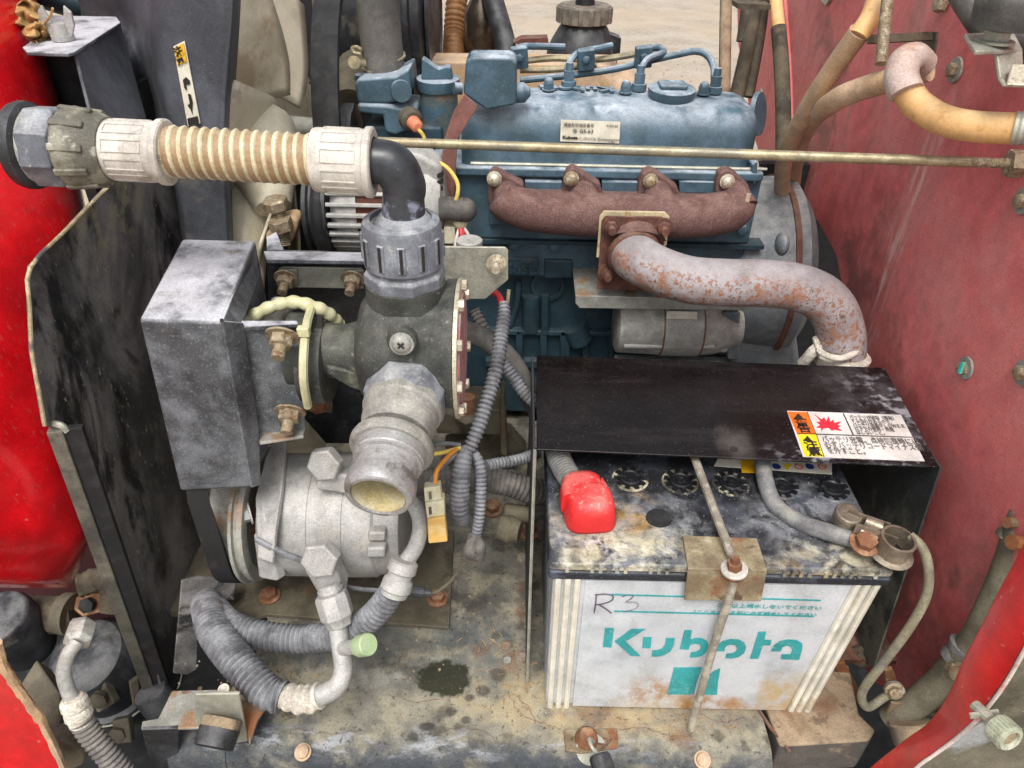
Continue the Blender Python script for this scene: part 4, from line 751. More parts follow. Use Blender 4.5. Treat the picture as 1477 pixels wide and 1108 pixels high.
# injection pipes: each its own part
ip = thing('injection_pipes', 'thin blue and brown injection pipes curving above the valve cover', 'fuel pipes', P(880, 90, d=.9))
for pts, mt, r in ((D((722, 88, .90), (735, 78, .90), (752, 68, .91), (775, 67, .92), (814, 68, .93)), m_blue, .0042),
   (D((819, 120, .885), (819, 98, .89), (826, 84, .90), (838, 75, .905), (860, 71, .91), (882, 66, .92)), m_blue, .0042),
   (D((924, 116, .885), (925, 100, .89), (934, 86, .895), (948, 80, .90), (957, 75, .905), (952, 69, .91), (938, 70, .915)), m_blue, .0042),
   (D((1030, 116, .885), (1029, 96, .89), (1020, 80, .895), (1004, 74, .90), (980, 78, .905), (940, 87, .91), (890, 99, .92), (830, 108, .92), (750, 116, .92)), m_blue, .0042),
   (D((755, 88, .935), (800, 84, .935), (860, 86, .93), (920, 77, .92), (940, 70, .915)), m_rod, .0040),
   (D((750, 101, .93), (800, 100, .93), (860, 93, .93)), m_rod, .0040)):
    g = G(); g.tube(pts, r, 10); part(g, 'fuel_pipe', mt, ip)
for x, y in ((749, 83), (845, 86), (928, 82)):
    p = P(x, y, d=.905); g = G(); g.obox(p, (1, .1, .1), (0, -.2, 1), .021, .010, .026); pc = part(g, 'pipe_clamp', m_blue, ip, bevel=.002); bolt(ip, p+Vector((0, -.006, .001)), (0, -1, 0), .0045, m_blue, 'bare')

# exhaust manifold
EM = thing('exhaust_manifold', 'rust brown cast exhaust manifold bolted along the blue engine', 'exhaust manifold', P(900, 300, Y=.77))
ol = [(703, 262), (704, 251), (713, 245), (723, 249), (755, 266), (757, 277), (811, 278), (813, 262), (816, 249), (826, 242), (838, 248), (866, 266), (869, 280), (920, 281), (922, 262), (927, 251), (938, 245), (951, 251), (977, 270), (981, 282), (1032, 285), (1033, 262), (1038, 250), (1050, 245), (1062, 251), (1080, 268), (1086, 284), (1080, 304), (704, 296)]
part(G().plate(ol, .018, Y=.777), 'manifold_flange', m_mani, EN if False else EM, bevel=.003)
g = G(); g.tube(PL([(716, 284), (728, 292), (765, 303), (830, 309), (915, 312), (1000, 312), (1048, 306), (1066, 297), (1074, 286)], Y=.762), [.013, .019, .0225, .0235, .024, .0235, .0225, .019, .012], 20); 
part(g, 'manifold_log', m_mani, EM, angle=80)
for x in (735, 845, 952, 1064):
    g = G(); g.tube([P(x-8, 270, Y=.786), P(x-3, 284, Y=.774), P(x+4, 302, Y=.764)], [.013, .016, .019], 16); part(g, 'manifold_runner', m_mani, EM, angle=80)
for i, (x, y) in enumerate(((713, 258), (824, 258), (938, 261), (1049, 262))):
    bolt(EM, P(x, y, Y=.775), (0, -1, .1), .0064, m_bolt if i in (0, 3) else m_zincbolt, 'dome')
g = G(); g.tube([P(915, 318, Y=.765), P(915, 352, Y=.745)], [.026, .034], 20, n=4); part(g, 'outlet_neck', m_mani, EM)
g = G(); g.lathe([(0, .014), (.004, .013)], P(1074, 296, Y=.762), (.9, -.3, 0), 20); part(g, 'end_plug', m_galvr, EM)

# exhaust pipe with flange
EP = thing('exhaust_pipe', 'pale flaking exhaust pipe with orange rust, bending down behind the battery cover', 'exhaust pipe', P(1050, 410, d=.76))
q1 = [(866, 312), (872, 305), (958, 307), (965, 314), (958, 420), (860, 418)]
part(G().plate([(865, 312), (871, 304.5), (959, 306), (966, 313), (962, 352), (955, 370), (860, 372), (862, 350)], .003, Y=.7375), 'flange_gasket', m_white if False else MAT('cream_gasket_plate', (186, 172, 138), .6, layers=[LY((150, 120, 74), 90, .52, .62, .8), LY((110, 76, 60), 40, .56, .64, .8, zone=[(.13, .734, .33, .03, .05, .02)])], bump=(200, .3)), EP, bevel=.001)
part(G().plate([(868, 319), (873, 312), (955, 313), (960, 321), (953, 420), (861, 418)], .0028, Y=.7345), 'pipe_flange', m_rustdk, EP, bevel=.0015)
for x, y in ((881, 326), (957, 327), (875, 393)):
    bolt(EP, P(x, y, Y=.7325), (0, -1, 0), .0066, m_rustdk, 'stud')
pp = [P(914, 366, Y=.728)]+D((920, 374, .782), (950, 390, .774), (995, 404, .770), (1050, 408, .768), (1105, 409, .768), (1155, 416, .768), (1192, 436, .772), (1210, 470, .782), (1212, 510, .80), (1204, 600, .86))
g = G(); g.tube(pp, [.0265, .0255]+[.0245]*7+[.0262, .0262], 28, n=10); part(g, 'pipe_bend', m_pipe, EP, angle=80)
g = G(); g.lathe([(-.002, .0295), (.004, .0285), (.006, .0262)], P(914, 368, Y=.727), (0.1, -1, -.15), 28); part(g, 'weld_collar', m_rustdk, EP)
ct = D((1172, 498, .775), (1185, 510, .768), (1210, 516, .764), (1232, 510, .768), (1243, 498, .776))
g = G(); g.tube(D((1176, 488, .79), (1184, 508, .774), (1210, 517, .765), (1234, 508, .772), (1242, 492, .788)), .0034, 10, wrinkle=.05)
g.tube(D((1158, 524, .80), (1172, 508, .785), (1182, 500, .79)), .0062, 10, wrinkle=.05); g.lathe([(0, .028), (.010, .029), (.012, .027)], P(1212, 524, d=.80), (0, .1, 1), 28); part(g, 'clamp_crust', m_crust, EP)

# heat shield bracket above the starter
HS = thing('heat_shield', 'rust stained galvanised shelf bracket above the silver starter', 'heat shield', P(950, 430, d=.84))
zz = .257; fl, frr, bl_, br = P(830, 426, Z=zz), P(1082, 432, Z=zz), P(823, 361, Z=zz), P(1060, 366, Z=zz)
g = G(); g.prism([fl, frr, br, bl_], (0, 0, -.003)); part(g, 'shelf', m_galvr, HS, bevel=.001)
g = G(); g.prism([fl+Vector((0, -.001, 0)), frr+Vector((0, -.001, 0)), P(1084, 440, Y=fl.y-.001), P(1070, 448, Y=fl.y-.001), P(836, 445, Y=fl.y-.001), P(830, 438, Y=fl.y-.001)], (0, .003, 0)); part(g, 'front_lip', m_galvr, HS, bevel=.001)

ST = thing('starter_motor', 'silver cylindrical starter motor under the shelf bracket', 'starter motor', P(970, 480, d=.9))
cx = P(970, 470, Y=.79); x0 = P(886, 470, Y=.79).x; x1 = P(1062, 470, Y=.79).x
def lx(prof, c, m, nm, par, seg=36, x=None, **k):
    g = G(); g.lathe(prof, Vector((x, c.y, c.z)) if x is not None else c, (1, 0, 0), seg); return part(g, nm, m, par, **k)
lx([(0, .028), (.003, .034), (.055, .036)], cx, m_alu, 'end_housing', ST, x=x0)
lx([(0, .0372), (.047, .0372)], cx, m_alu2, 'label_band', ST, x=x0+.055)
lx([(0, .0376), (.0018, .0376)], cx, m_rust, 'rust_seam', ST, x=x0+.0545); lx([(0, .0376), (.0018, .0376)], cx, m_rust, 'rust_seam', ST, x=x0+.102)
lx([(0, .036), (.02, .034), (.04, .026), (.05, .024)], cx, m_alu, 'nose_housing', ST, x=x0+.1035)
g = G(); g.plate([(962, 449), (1006, 450), (1005, 461), (961, 460)], .001, Y=cx.y-.0365)
part(g, 'starter_sticker', m_white, ST)
g = G(); g.plate([(888, 488), (916, 488), (916, 506), (890, 508)], .02, Y=.765); g.plate([(1020, 488), (1052, 486), (1050, 510), (1026, 510)], .02, Y=.765); part(g, 'mounting_lug', m_alu, ST, bevel=.003)
g = G(); g.tube(PL([(900, 499), (1030, 500)], Y=.757), .0032, 10, n=2); part(g, 'through_bolt', m_alu2, ST)
g = G(); g.plate([(1040, 452), (1068, 450), (1068, 520), (1050, 520), (1048, 470)], .02, Y=.77); part(g, 'drive_flange', m_bell, ST, bevel=.003)
g = G(); g.box((x0+.005, .75, .12), (x1, .80, .142)); part(g, 'solenoid_shelf', m_bell, ST, bevel=.003)

BH = thing('flywheel_housing', 'grey cast flywheel housing with rusty seam at the right end of the engine', 'flywheel housing', (.30, .9, .2))
cb = Vector((0, .905, .215))
lx([(-.006, .08), (0, .104), (.006, .113), (.012, .117), (.070, .120)], cb, m_bell, 'bell_housing', BH, 64, x=.262)
lx([(0, .1225), (.007, .1225)], cb, m_rustdk, 'rusty_seam', BH, 64, x=.332)
lx([(0, .121), (.012, .120), (.018, .112), (.028, .100)], cb, m_bell, 'rear_ring', BH, 64, x=.339)
g = G(); g.ball(P(1128, 352, d=.80), .014, 16, (.5, 1, .9)); part(g, 'cast_boss', m_bell, BH)
g = G(); g.plate([(1060, 470), (1150, 476), (1160, 560), (1050, 560)], .05, Y=.80); part(g, 'lower_housing', m_bell, BH, bevel=.01)

# left end of the engine: thermostat housing, oil filler, strap
TH = thing('thermostat_housing', 'blue cast thermostat housing where the big rubber hose enters the engine', 'thermostat housing', P(555, 150, d=.86))
g = G(); g.prism(PL([(511, 122), (516, 114), (570, 110), (590, 98), (594, 130), (586, 146), (556, 150), (516, 150)], Y=.87), (0, .06, 0)); part(g, 'upper_casting', m_blue, TH, bevel=.006)
g = G(); g.lathe([(0, .012), (.006, .0115)], P(578, 131, Y=.868), (.3, -1, .1), 20); part(g, 'boss', m_blue, TH)
for x, y in ((521, 110), (585, 96)):
    bolt(TH, P(x, y+6, d=.88), (0, 0, 1), .0085, m_blue, 'bare')
g = G(); g.prism(PL([(514, 150), (556, 152), (600, 160), (604, 184), (570, 196), (555, 192), (552, 168), (516, 164)], Y=.865), (0, .07, 0)); part(g, 'lower_casting', m_blue, TH, bevel=.004)
g = G(); g.box((P(530, 180, Y=.9).x, .88, .26), (P(640, 180, Y=.9).x, .95, .40)); part(g, 'front_cover', m_blue_dk, TH, bevel=.004)
c = P(590, 170, d=.845); g = G(); g.lathe([(0, .013), (.008, .013), (.012, .009)], c, (.5, -.9, 0), 20); part(g, 'sensor_nut', m_plate, TH)
g = G(); g.lathe([(0, .008), (.012, .007), (.014, .004)], P(596, 177, d=.838), (.5, -.9, -.1), 14); part(g, 'sensor_cap', MAT('pink_sensor_cap', (216, 128, 96), .6, bump=None), TH)
g = G(); g.tube(D((598, 182, .833), (608, 192, .83), (612, 200, .81), (613, 214, .79), (625, 230, .778), (645, 242, .772), (659, 262, .768), (660, 280, .768), (654, 298, .775)), .0022, 8); solo(g, 'yellow_wire', m_wy, 'thin yellow wire curling down from the blue thermostat housing', 'wire')
CH = thing('coolant_hose', 'thick dusty rubber coolant hose rising to the top edge, wire clamped', 'hose', P(550, 60, d=.86))
g = G(); g.tube(D((555, 118, .865), (552, 80, .86), (546, 20, .84), (540, -60, .82)), [.0238, .0236, .0242, .0255], 22); part(g, 'hose_wall', m_rubber, CH)
for y in (80, 95):
    g = G(); pts = [P(553, y, d=.862)+Vector((math.cos(a)*.0246, math.sin(a)*.0246, .003*math.sin(a))) for a in np.linspace(0, 2*math.pi, 13)]; g.tube(pts, .0016, 8, n=4); part(g, 'wire_clamp', m_rod, CH)
g = G(); g.tube(D((520, 78, .842), (511, 76, .84), (508, 70, .842), (514, 68, .845), (522, 72, .842)), .0022, 8); g.lathe([(-.004, .007), (.004, .007)], P(511, 90, d=.83), (.2, -1, .2), 16); g.tube([P(511, 90, d=.833), P(526, 92, d=.84)], .004, 10, n=2); part(g, 'clamp_screw', m_rod, CH)

OF = thing('oil_filler', 'blue ribbed screw cap on a dusty brown filler neck left of the breather box', 'oil filler', P(632, 170, d=.86))
c = P(632, 120, d=.865); g = G(); g.lathe([(-.006, .0248), (0, .0255), (.006, .025), (.007, .022)], c, (0, -.05, 1), 36); part(g, 'filler_cap', m_blue, OF)
g = G(); g.prism([c+Vector((x, -.012+.1*x, .006+z)) for x, z in ((-.018, 0), (-.016, .024), (-.010, .020), (.002, .012), (.012, .015), (.016, .013), (.018, 0))], (0, .016, 0)); part(g, 'cap_grip', m_blue, OF, bevel=.002)
g = G(); g.lathe([(-.085, .018), (-.07, .023), (-.03, .0235), (-.02, .0225), (-.008, .022), (-.006, .0225)], c, (0, -.02, 1), 32); part(g, 'filler_neck', MAT('dusty_blue_neck', (74, 84, 84), .8, layers=[LY((128, 108, 86), 24, .40, .6, .9), LY((52, 84, 104), 20, .52, .62, .8)], bump=(300, .3)), OF)
SP_ = G(); SP_.prism(PL([(670, 136), (689, 154), (674, 178), (660, 202), (655, 285), (655, 360), (630, 360), (634, 244), (641, 200), (654, 162)], Y=.775), (0, .003, 0))
solo(SP_, 'brown_strap', m_pink, 'flat brown red strap running down from the blue breather box', 'strap', bevel=.0008)

# behind the engine
AC = thing('air_cleaner', 'black round air cleaner drum with ridged lid behind the coolant hose', 'air cleaner', P(540, 60, d=1.1))
ca = P(545, 18, d=1.1)
lx([(-.085, .035), (-.08, .05), (-.05, .10), (-.03, .122), (0, .132), (.05, .134), (.056, .139), (.062, .139), (.064, .130), (.075, .126), (.08, .11), (.084, .04)], ca, m_blk, 'drum', AC, 56)
lx([(.082, .112), (.086, .110), (.086, .100), (.083, .098)], ca, m_blk, 'lid_ridge', AC, 48)
g = G(); g.tube(D((520, 110, 1.0), (508, 125, .97), (505, 150, .95)), [.035, .027, .022], 20); part(g, 'inlet_neck', m_plate, AC)
g = G(); g.plate([(616, 32), (622, 33), (624, 44), (617, 46)], .02, d=1.0) if False else g.obox(P(616, 30, d=1.08), (0, 0, 1), (1, 0, 0), .012, .02, .006); part(g, 'lid_clip', m_blk, AC)
g = G(); g.tube(D((430, 100, 1.15), (600, 100, 1.15), (885, 103, 1.15)), .024, 16); g.tube(D((880, 112, 1.12), (960, 200, 1.1)), .03, 12)
solo(g, 'cross_tube', m_orb, 'dusty brown cross tube behind the engine, under the injection pipes', 'tube')
g = G(); g.box((P(560, 110, Y=1.16).x, 1.16, .1), (P(890, 110, Y=1.16).x, 1.20, P(800, 92, Y=1.16).z)); solo(g, 'rear_crossmember', m_orb, 'rusty brown crossmember low behind the blue valve cover', 'beam', bevel=.004)
g = G(); g.tube(D((664, -50, 1.25), (658, 10, 1.25), (655, 50, 1.25), (654, 100, 1.22)), .0185, 18, corr=(.0095, .0022)); solo(g, 'flexible_duct', m_brownhose, 'brown ribbed flexible duct rising behind the engine', 'duct')
g = G(); g.lathe([(-.12, .028), (-.01, .029), (.02, .027), (.045, .014), (.06, .01)], P(694, 36, d=1.22), (0, -.1, 1), 28); solo(g, 'shiny_canister', m_muff, 'tarnished shiny canister standing beside the brown duct', 'canister')
g = G(); g.tube(D((700, -40, 1.18), (714, 10, 1.17), (728, 60, 1.16), (735, 110, 1.15)), .0165, 16); solo(g, 'black_rear_hose', m_black, 'plain black hose sloping beside the shiny canister', 'hose')
RV = thing('fluid_reservoir', 'black round fluid bottle with notched grey screw cap behind the engine', 'reservoir', P(842, 90, d=1.2))
c = P(842, 32, d=1.2); g = G(); g.lathe([(-.16, .058), (-.06, .060), (-.04, .057), (-.025, .050), (-.008, .040), (.0, .034)], c, (0, -.02, 1), 44); part(g, 'bottle', m_black, RV)
g = G(); g.lathe([(0, .041), (.003, .0425), (.022, .0425), (.026, .040), (.026, .02)], c, (0, -.02, 1), 44)
for k in range(16):
    a = 2*math.pi*k/16; g.obox(c+Vector((math.cos(a)*.043, math.sin(a)*.043, .012)), (0, 0, 1), (math.cos(a), math.sin(a), 0), .022, .010, .005)
part(g, 'screw_cap', MAT('dusty_grey_cap', (104, 96, 86), .7, layers=[LY((140, 130, 116), 40, .42, .6, .8), LY((50, 46, 42), 40, .54, .64, .8)], bump=(300, .3)), RV)
g = G(); g.lathe([(.02, .016), (.06, .014)], c, (0, 0, 1), 20); part(g, 'breather_stem', m_black, RV)
g = G(); g.prism(PL([(740, 62), (752, 56), (790, 55), (792, 66), (760, 68)], Y=1.22), (0, .03, 0)); solo(g, 'rear_flange', m_rustdk, 'small rusty flange behind the first injection pipe', 'flange')
g = G(); g.plate([(880, 50), (896, 56), (894, 80), (884, 80)], .03, Y=1.14); solo(g, 'reservoir_clip', m_blk, 'small black clip on the right of the fluid bottle', 'clip')
# ================================================================= LEFT: FENDER, SIDE PLATE, SHROUD, FAN
RF = thing('red_fender', 'glossy bright red fender bulging in from the left edge', 'fender', P(40, 600, d=.5))
rows = []
for y, xs, k in ((-90, (-220, -120, -40, 20, 34, 30), 1), (60, (-220, -110, -10, 50, 66, 62), 1), (180, (-220, -100, 10, 76, 96, 92), 1),
     (330, (-220, -95, 20, 104, 128, 124), 1), (480, (-220, -90, 20, 104, 136, 134), 1), (620, (-220, -90, 10, 96, 140, 140), 1),
     (720, (-220, -90, 0, 92, 138, 140), 1), (760, (-220, -90, 0, 84, 134, 138), .985), (782, (-220, -95, -10, 62, 122, 128), .955), (812, (-220, -95, -10, 60, 108, 118), .965),
     (840, (-220, -95, -10, 62, 92, 104), .985), (848, (-220, -95, -10, 62, 88, 100), 1.08)):
    rows.append([P(x, y, d=dd*k) for x, dd in zip(xs, (.50, .55, .600, .655, .71, .80))])
g = G(); g.loft(rows, 5, 4); part(g, 'fender_skin', m_red, RF, solid=.004, angle=70)
g = G(); g.plate([(-60, 880), (-8, 930), (6, 962), (30, 1000), (62, 1045), (98, 1120), (-60, 1130)], .006, Y=.33)
lf = solo(g, 'lower_red_corner', m_redstrip, 'bright red panel corner with worn edge at the lower left', 'body panel', bevel=.002)
g = G(); g.tube([p+Vector((0, -.001, 0)) for p in PL([(-4, 925), (8, 962), (33, 1000), (66, 1048), (98, 1116)], Y=.33)], .0034, 8, wrinkle=.25); part(g, 'worn_edge', m_orb, lf)
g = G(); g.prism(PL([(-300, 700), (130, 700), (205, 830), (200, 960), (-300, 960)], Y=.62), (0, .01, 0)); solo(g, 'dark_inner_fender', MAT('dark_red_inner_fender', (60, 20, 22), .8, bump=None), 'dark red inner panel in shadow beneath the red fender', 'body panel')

SX = -.36
SPL = thing('side_plate', 'large grimy black side plate with pale bent edge beside the red fender', 'side plate', (SX, .6, .1))
g = G(); pl_ = PL([(152, 272), (44, 384), (43, 440), (47, 510), (56, 560), (65, 612), (100, 628), (170, 790), (206, 890), (236, 1000), (248, 1000), (262, 905), (300, 885), (330, 800), (345, 500), (345, 300), (330, 200), (200, 200)], X=SX)
g.prism(pl_, (-.003, 0, 0)); part(g, 'plate_sheet', m_side, SPL, bevel=.0008)
g = G(); g.tube([p+Vector((.001, -.002, 0)) for p in PL([(240, 190), (152, 272), (98, 328), (44, 384), (43, 440), (47, 510), (56, 560), (65, 612)], X=SX)], .0015, 8, n=3, wrinkle=.1)
part(g, 'bare_edge', MAT('bare_chipped_edge', (146, 134, 104), .7, layers=[LY((72, 74, 78), 30, .50, .6, .9), LY((190, 176, 140), 70, .52, .62, .8)], bump=(300, .4)), SPL)
a, b = P(84, 618, Y=.452), P(226, 1012, Y=.448)
g = G(); g.tube([P(72, 610, Y=.454), P(88, 614, Y=.452), P(97, 622, Y=.452)], .0028, 8); part(g, 'corner_lip', m_galv, SPL)
g = G(); dd = (b-a); L = dd.length
nrm = Vector((.25, -1, 0)); 
g.obox((a+b)/2-Vector((.002, 0, 0)), dd, nrm, L, .0115, .010); part(g, 'edge_bar', MAT('olive_dust_bar', (84, 81, 72), .75, layers=[LY((116, 111, 98), 20, .42, .6, .8), LY((62, 60, 56), 24, .5, .64, .8), LY((120, 84, 66), 30, .6, .7, .4)], bump=(200, .25)), SPL, bevel=.001)
g = G(); off = Vector((.0105, .003, 0)); g.obox((a+b)/2+off, dd, Vector((.25, -1, 0)), L, .0135, .006); part(g, 'bar_side', m_belt, SPL, bevel=.0008)
g = G(); g.lathe([(-.020, .0185), (.012, .0175), (.016, .016)], P(228, 1012, Y=.437), (-.35, .1, 1), 32); part(g, 'bar_foot', m_blk, SPL)
g = G(); g.quad([P(262, 838, d=.74), P(286, 832, d=.75), P(340, 836, d=.78), P(338, 866, d=.78), P(300, 870, d=.76), P(286, 880, d=.75), P(284, 966, d=.74), P(270, 974, d=.735), P(250, 972, d=.73)], .003); part(g, 'lower_flange', m_side, SPL, bevel=.001)

# shroud with warning sticker
SH = thing('fan_shroud', 'dusty grey moulded plastic fan shroud behind the hose', 'fan shroud', P(250, 200, d=.85))
rows = []
for y, xs in ((-60, (100, 150, 196, 216, 246, 300, 330, 342, 350)), (30, (112, 158, 200, 222, 246, 300, 328, 338, 346)), (90, (135, 176, 204, 228, 250, 296, 322, 333, 342)),
              (150, (158, 194, 216, 236, 256, 294, 318, 329, 338)), (210, (176, 212, 230, 246, 262, 296, 316, 327, 334)), (290, (190, 225, 245, 258, 272, 300, 318, 329, 336)), (400, (200, 240, 256, 270, 285, 310, 326, 336, 344))):
    rows.append([P(x, y, Y=Y_+(.034*math.sin(y*.045+k) if k in (1, 2) else 0)) for k, (x, Y_) in enumerate(zip(xs, (.88, .80, .79, .722, .712, .712, .712, .722, .80)))])
g = G(); g.loft(rows, 6, 5); part(g, 'shroud_wall', m_shroud, SH, solid=.003, angle=80)
s0 = [P(250, 67, Y=.7095), P(266, 59, Y=.7095), P(289, 178, Y=.7095), P(271, 182, Y=.7095)]
g = G(); g.quad(s0, .0012); stk2 = part(g, 'warning_strip', m_white, SH)
def on(u, v): return s0[0].lerp(s0[1], u).lerp(s0[3].lerp(s0[2], u), v)
nn = (s0[1]-s0[0]).cross(s0[3]-s0[0]).normalized(); nn = nn if nn.dot(CAM-s0[0]) > 0 else -nn
def onq(uv, mt, nm): return part(G().quad([on(u, v)+nn*.0010 for u, v in uv], .0004), nm, mt, stk2)
onq([(.08, .02), (.92, .02), (.92, .235), (.08, .235)], m_yel2, 'yellow_field')
onq([(.08, .90), (.92, .90), (.92, .995), (.08, .995)], m_ink, 'black_field')
onq([(.3, .42), (.6, .40), (.85, .46), (.8, .50), (.5, .49), (.45, .56), (.3, .52)], m_ink, 'hand_symbol')
onq([(.5, .60), (.7, .62), (.75, .72), (.6, .80), (.55, .87), (.48, .80), (.3, .74), (.5, .72)], m_ink, 'figure_symbol')
on_ud = s0[1]-s0[0]; on_vd = s0[0]-s0[3]
for k, ch in enumerate('注意'): text(ch, .0085, on(.16, .13+k*.10)+nn*.0012, on_ud, on_vd, m_ink, stk2, 'strip_lettering', bold=.0003, lift=0)

# top left plate bracket
TB = thing('corner_bracket', 'dusty folded bracket with flat top and open dark side at the upper left', 'bracket', P(110, 60, d=.66))
tq = [P(32, 68, d=.60), P(44, 60, d=.605), P(66, 22, d=.72), P(168, 24, d=.72), P(174, 32, d=.715), P(108, 74, d=.60), P(100, 77, d=.595), P(38, 75, d=.595)]
zt = sum(p.z for p in tq)/len(tq)
tq = [P(x, y, Z=zt) for x, y in ((32, 68), (42, 61), (66, 22), (168, 24), (174, 32), (108, 74), (98, 77), (38, 75))]
g = G(); g.prism(tq, (0, 0, -.003)); part(g, 'top_plate', m_ds, TB, bevel=.001)
r0, r1 = P(110, 77, Z=zt-.003), P(174, 33, Z=zt-.003)
g = G(); g.quad([r0, r1, P(212, 172, d=.70), P(134, 172, d=.60)], .003); part(g, 'side_web', m_shroud, TB, bevel=.001)
g = G(); g.prism(PL([(40, 70), (120, 70), (150, 175), (60, 175)], Y=.72), (0, .01, 0)); part(g, 'void_shade_sheet', m_belt, TB)  # black sheet stands in for the shade of the void
WN = thing('wing_nut', 'chalky white wing nut standing on the folded corner bracket', 'wing nut', P(92, 56, Z=zt))
c = P(92, 58, Z=zt+.0005); g = G(); g.lathe([(0, .009), (.004, .009), (.004, .0075), (.013, .0065)], c, (0, 0, 1), 24); part(g, 'nut_body', m_alu2, WN)
for s_ in (-1, 1):
    g = G(); g.prism([c+Vector((s_*x, -.002, z)) for x, z in ((.004, .004), (.009, .003), (.0135, .012), (.014, .022), (.009, .027), (.0065, .018), (.004, .012))], (0, .003, 0)); part(g, 'wing', m_alu2, WN, bevel=.001)
# dry leaves
LV = thing('dry_leaf', 'crumpled brown dry leaf lying behind the wing nut at the top left', 'leaf', P(55, 35, d=.62))
def leaf(cx, cy, dd, sx, sy, seed):
    rnd = random.Random(seed); rows = []
    for i in range(6):
        row = []
        for j in range(6):
            v = i/5-.5; u = j/5-.5; wd = math.sqrt(max(.02, 1-4*v*v))
            row.append(P(cx+u*sx*wd+rnd.uniform(-3, 3), cy+v*sy+rnd.uniform(-3, 3), d=dd+rnd.uniform(-.010, .010)+.03*u*u))
        rows.append(row)
    g = G(); g.loft(rows, 3, 3); return g
part(leaf(38, 20, .63, 46, 44, 3), 'leaf_blade', m_leaf, LV, solid=.0006, angle=60)
part(leaf(54, 46, .62, 40, 30, 5), 'leaf_fold', m_leaf, LV, solid=.0006, angle=60)
g = G(); g.tube(D((60, 38, .62), (72, 24, .61), (76, 12, .60)), .0009, 6); part(g, 'leaf_stalk', m_leaf, LV)
g = G(); g.tube(D((60, -10, .8), (120, 6, .8), (190, 4, .82)), .016, 12); g.tube(D((150, 10, .78), (185, -4, .78)), .01, 10)
solo(g, 'blue_grey_pipe', m_blue_dk, 'dusty blue grey pipe passing the top edge above the corner bracket', 'pipe')

# fan
FN = thing('cooling_fan', 'beige plastic cooling fan half hidden by the grey shroud', 'fan', (-.30, .92, .39))
FC = Vector((-.300, .905, .375)); RAD = .185
def fanp(r, a, x=0): return FC+Vector((x, r*math.cos(a), r*math.sin(a)))
for k in range(7):
    a0 = R(18+k*360/7); rows = []
    for i in range(5):
        r = .05+(RAD-.05)*i/4; w_ = .062+.050*i/4
        rows.append([fanp(r, a0+t*w_/max(r, .07)*1.0, x=-.020*t*2+.004*math.sin(i)) for t in (-.75, -.35, 0, .35, .75)])
    g = G(); g.loft(rows, 3, 3); part(g, 'fan_blade', m_fan, FN, solid=.003, angle=60)
g = G(); g.lathe([(-.016, .050), (.002, .052), (.012, .047), (.014, .036), (.010, .034), (.010, .020), (.022, .018), (.024, .012)], FC, (1, 0, 0), 48); part(g, 'fan_hub', m_fan, FN)
for k in range(4):
    a = R(30+k*90); g = G(); g.tube([fanp(.028, a+t, .0135) for t in np.linspace(-.4, .4, 5)], .005, 10); part(g, 'hub_slot', m_rustdk, FN)
g = G(); g.lathe([(.01, .014), (.10, .014)], FC, (1, 0, 0), 20); part(g, 'fan_shaft', m_galv, FN)
g = G(); g.lathe([(.0, RAD+.008), (.008, RAD+.012), (.03, RAD+.012), (.03, RAD+.002), (.0, RAD+.002), (0, RAD+.008)], FC+Vector((.075, .11, 0)), (1, 0, 0), 64, caps=False); solo(g, 'shroud_ring', m_belt, 'black shroud ring curving behind the beige fan', 'ring')
g = G(); g.box((-.60, 1.16, -.1), (-.20, 1.19, .62)); solo(g, 'radiator_housing', m_belt, 'black housing wall far behind the beige fan', 'housing')
g = G(); g.box((-.385, .635, -.02), (-.375, 1.14, .47)); rad = solo(g, 'radiator_core', m_belt, 'dark radiator core extended forward to give the gap its shade', 'radiator')  # front end extended so its dark colour stands for shade in the gap
g = G(); g.tube(D((452, -30, .98), (460, 60, .98), (458, 100, .98), (450, 122, .98)), .0045, 10, wrinkle=.1); solo(g, 'dangling_hose', m_darkhose, 'thin brown dirty hose hanging beside the black ring', 'hose')
g = G(); g.tube(D((392, 180, .90), (470, 188, .88), (500, 186, .88)), .013, 16); solo(g, 'pump_shaft', m_galvr, 'short grey shaft between fan hub and black pulley', 'shaft')
g = G(); g.lathe([(-.02, .034), (-.016, .04), (.0, .04), (.002, .034), (.012, .034), (.014, .04), (.02, .04), (.022, .02)], P(492, 200, d=.90), (1, 0, 0), 40); g.quad(D((494, 148, .87), (512, 148, .87), (502, 186, .86), (482, 184, .86)), .006)
solo(g, 'water_pump_pulley', m_black, 'black pulley above the white hose collar, left of the thermostat housing', 'pulley', bevel=.001)
# tensioner bolt
TN = thing('tensioner', 'brown dusty tensioner bolt and nut on a cast ear beside the alternator belt', 'tensioner', P(403, 320, d=.80))
g = G(); g.plate([(383, 352), (380, 342), (398, 318), (420, 312), (431, 318), (430, 328), (420, 352)], .025, Y=.74); part(g, 'cast_ear', m_holdr if False else m_orb, TN, bevel=.004)
g = G(); g.tube([P(400, 300, d=.78), P(411, 352, d=.80)], .0072, 12, corr=(.0022, .0008)); part(g, 'threaded_bolt', m_zincbolt, TN)
g = G(); g.lathe([(0, .0135), (.009, .0135), (.011, .011)], P(399, 300, d=.78), (-.1, -.1, 1), 6); part(g, 'bolt_head', m_zincbolt, TN)
g = G(); g.lathe([(0, .0125), (.011, .0125)], P(407, 330, d=.785), (-.1, -.1, 1), 6); part(g, 'lock_nut', m_zincbolt, TN)
g = G(); g.tube(D((365, 200, .84), (380, 240, .82), (395, 300, .81)), [.05, .04, .02], 18); g.tube(D((365, 290, .85), (355, 340, .84), (350, 440, .83)), [.035, .024, .022], 16)
solo(g, 'fan_cowl', m_fan, 'lower beige moulded web of the fan seen under the ribbed hose', 'cowl')

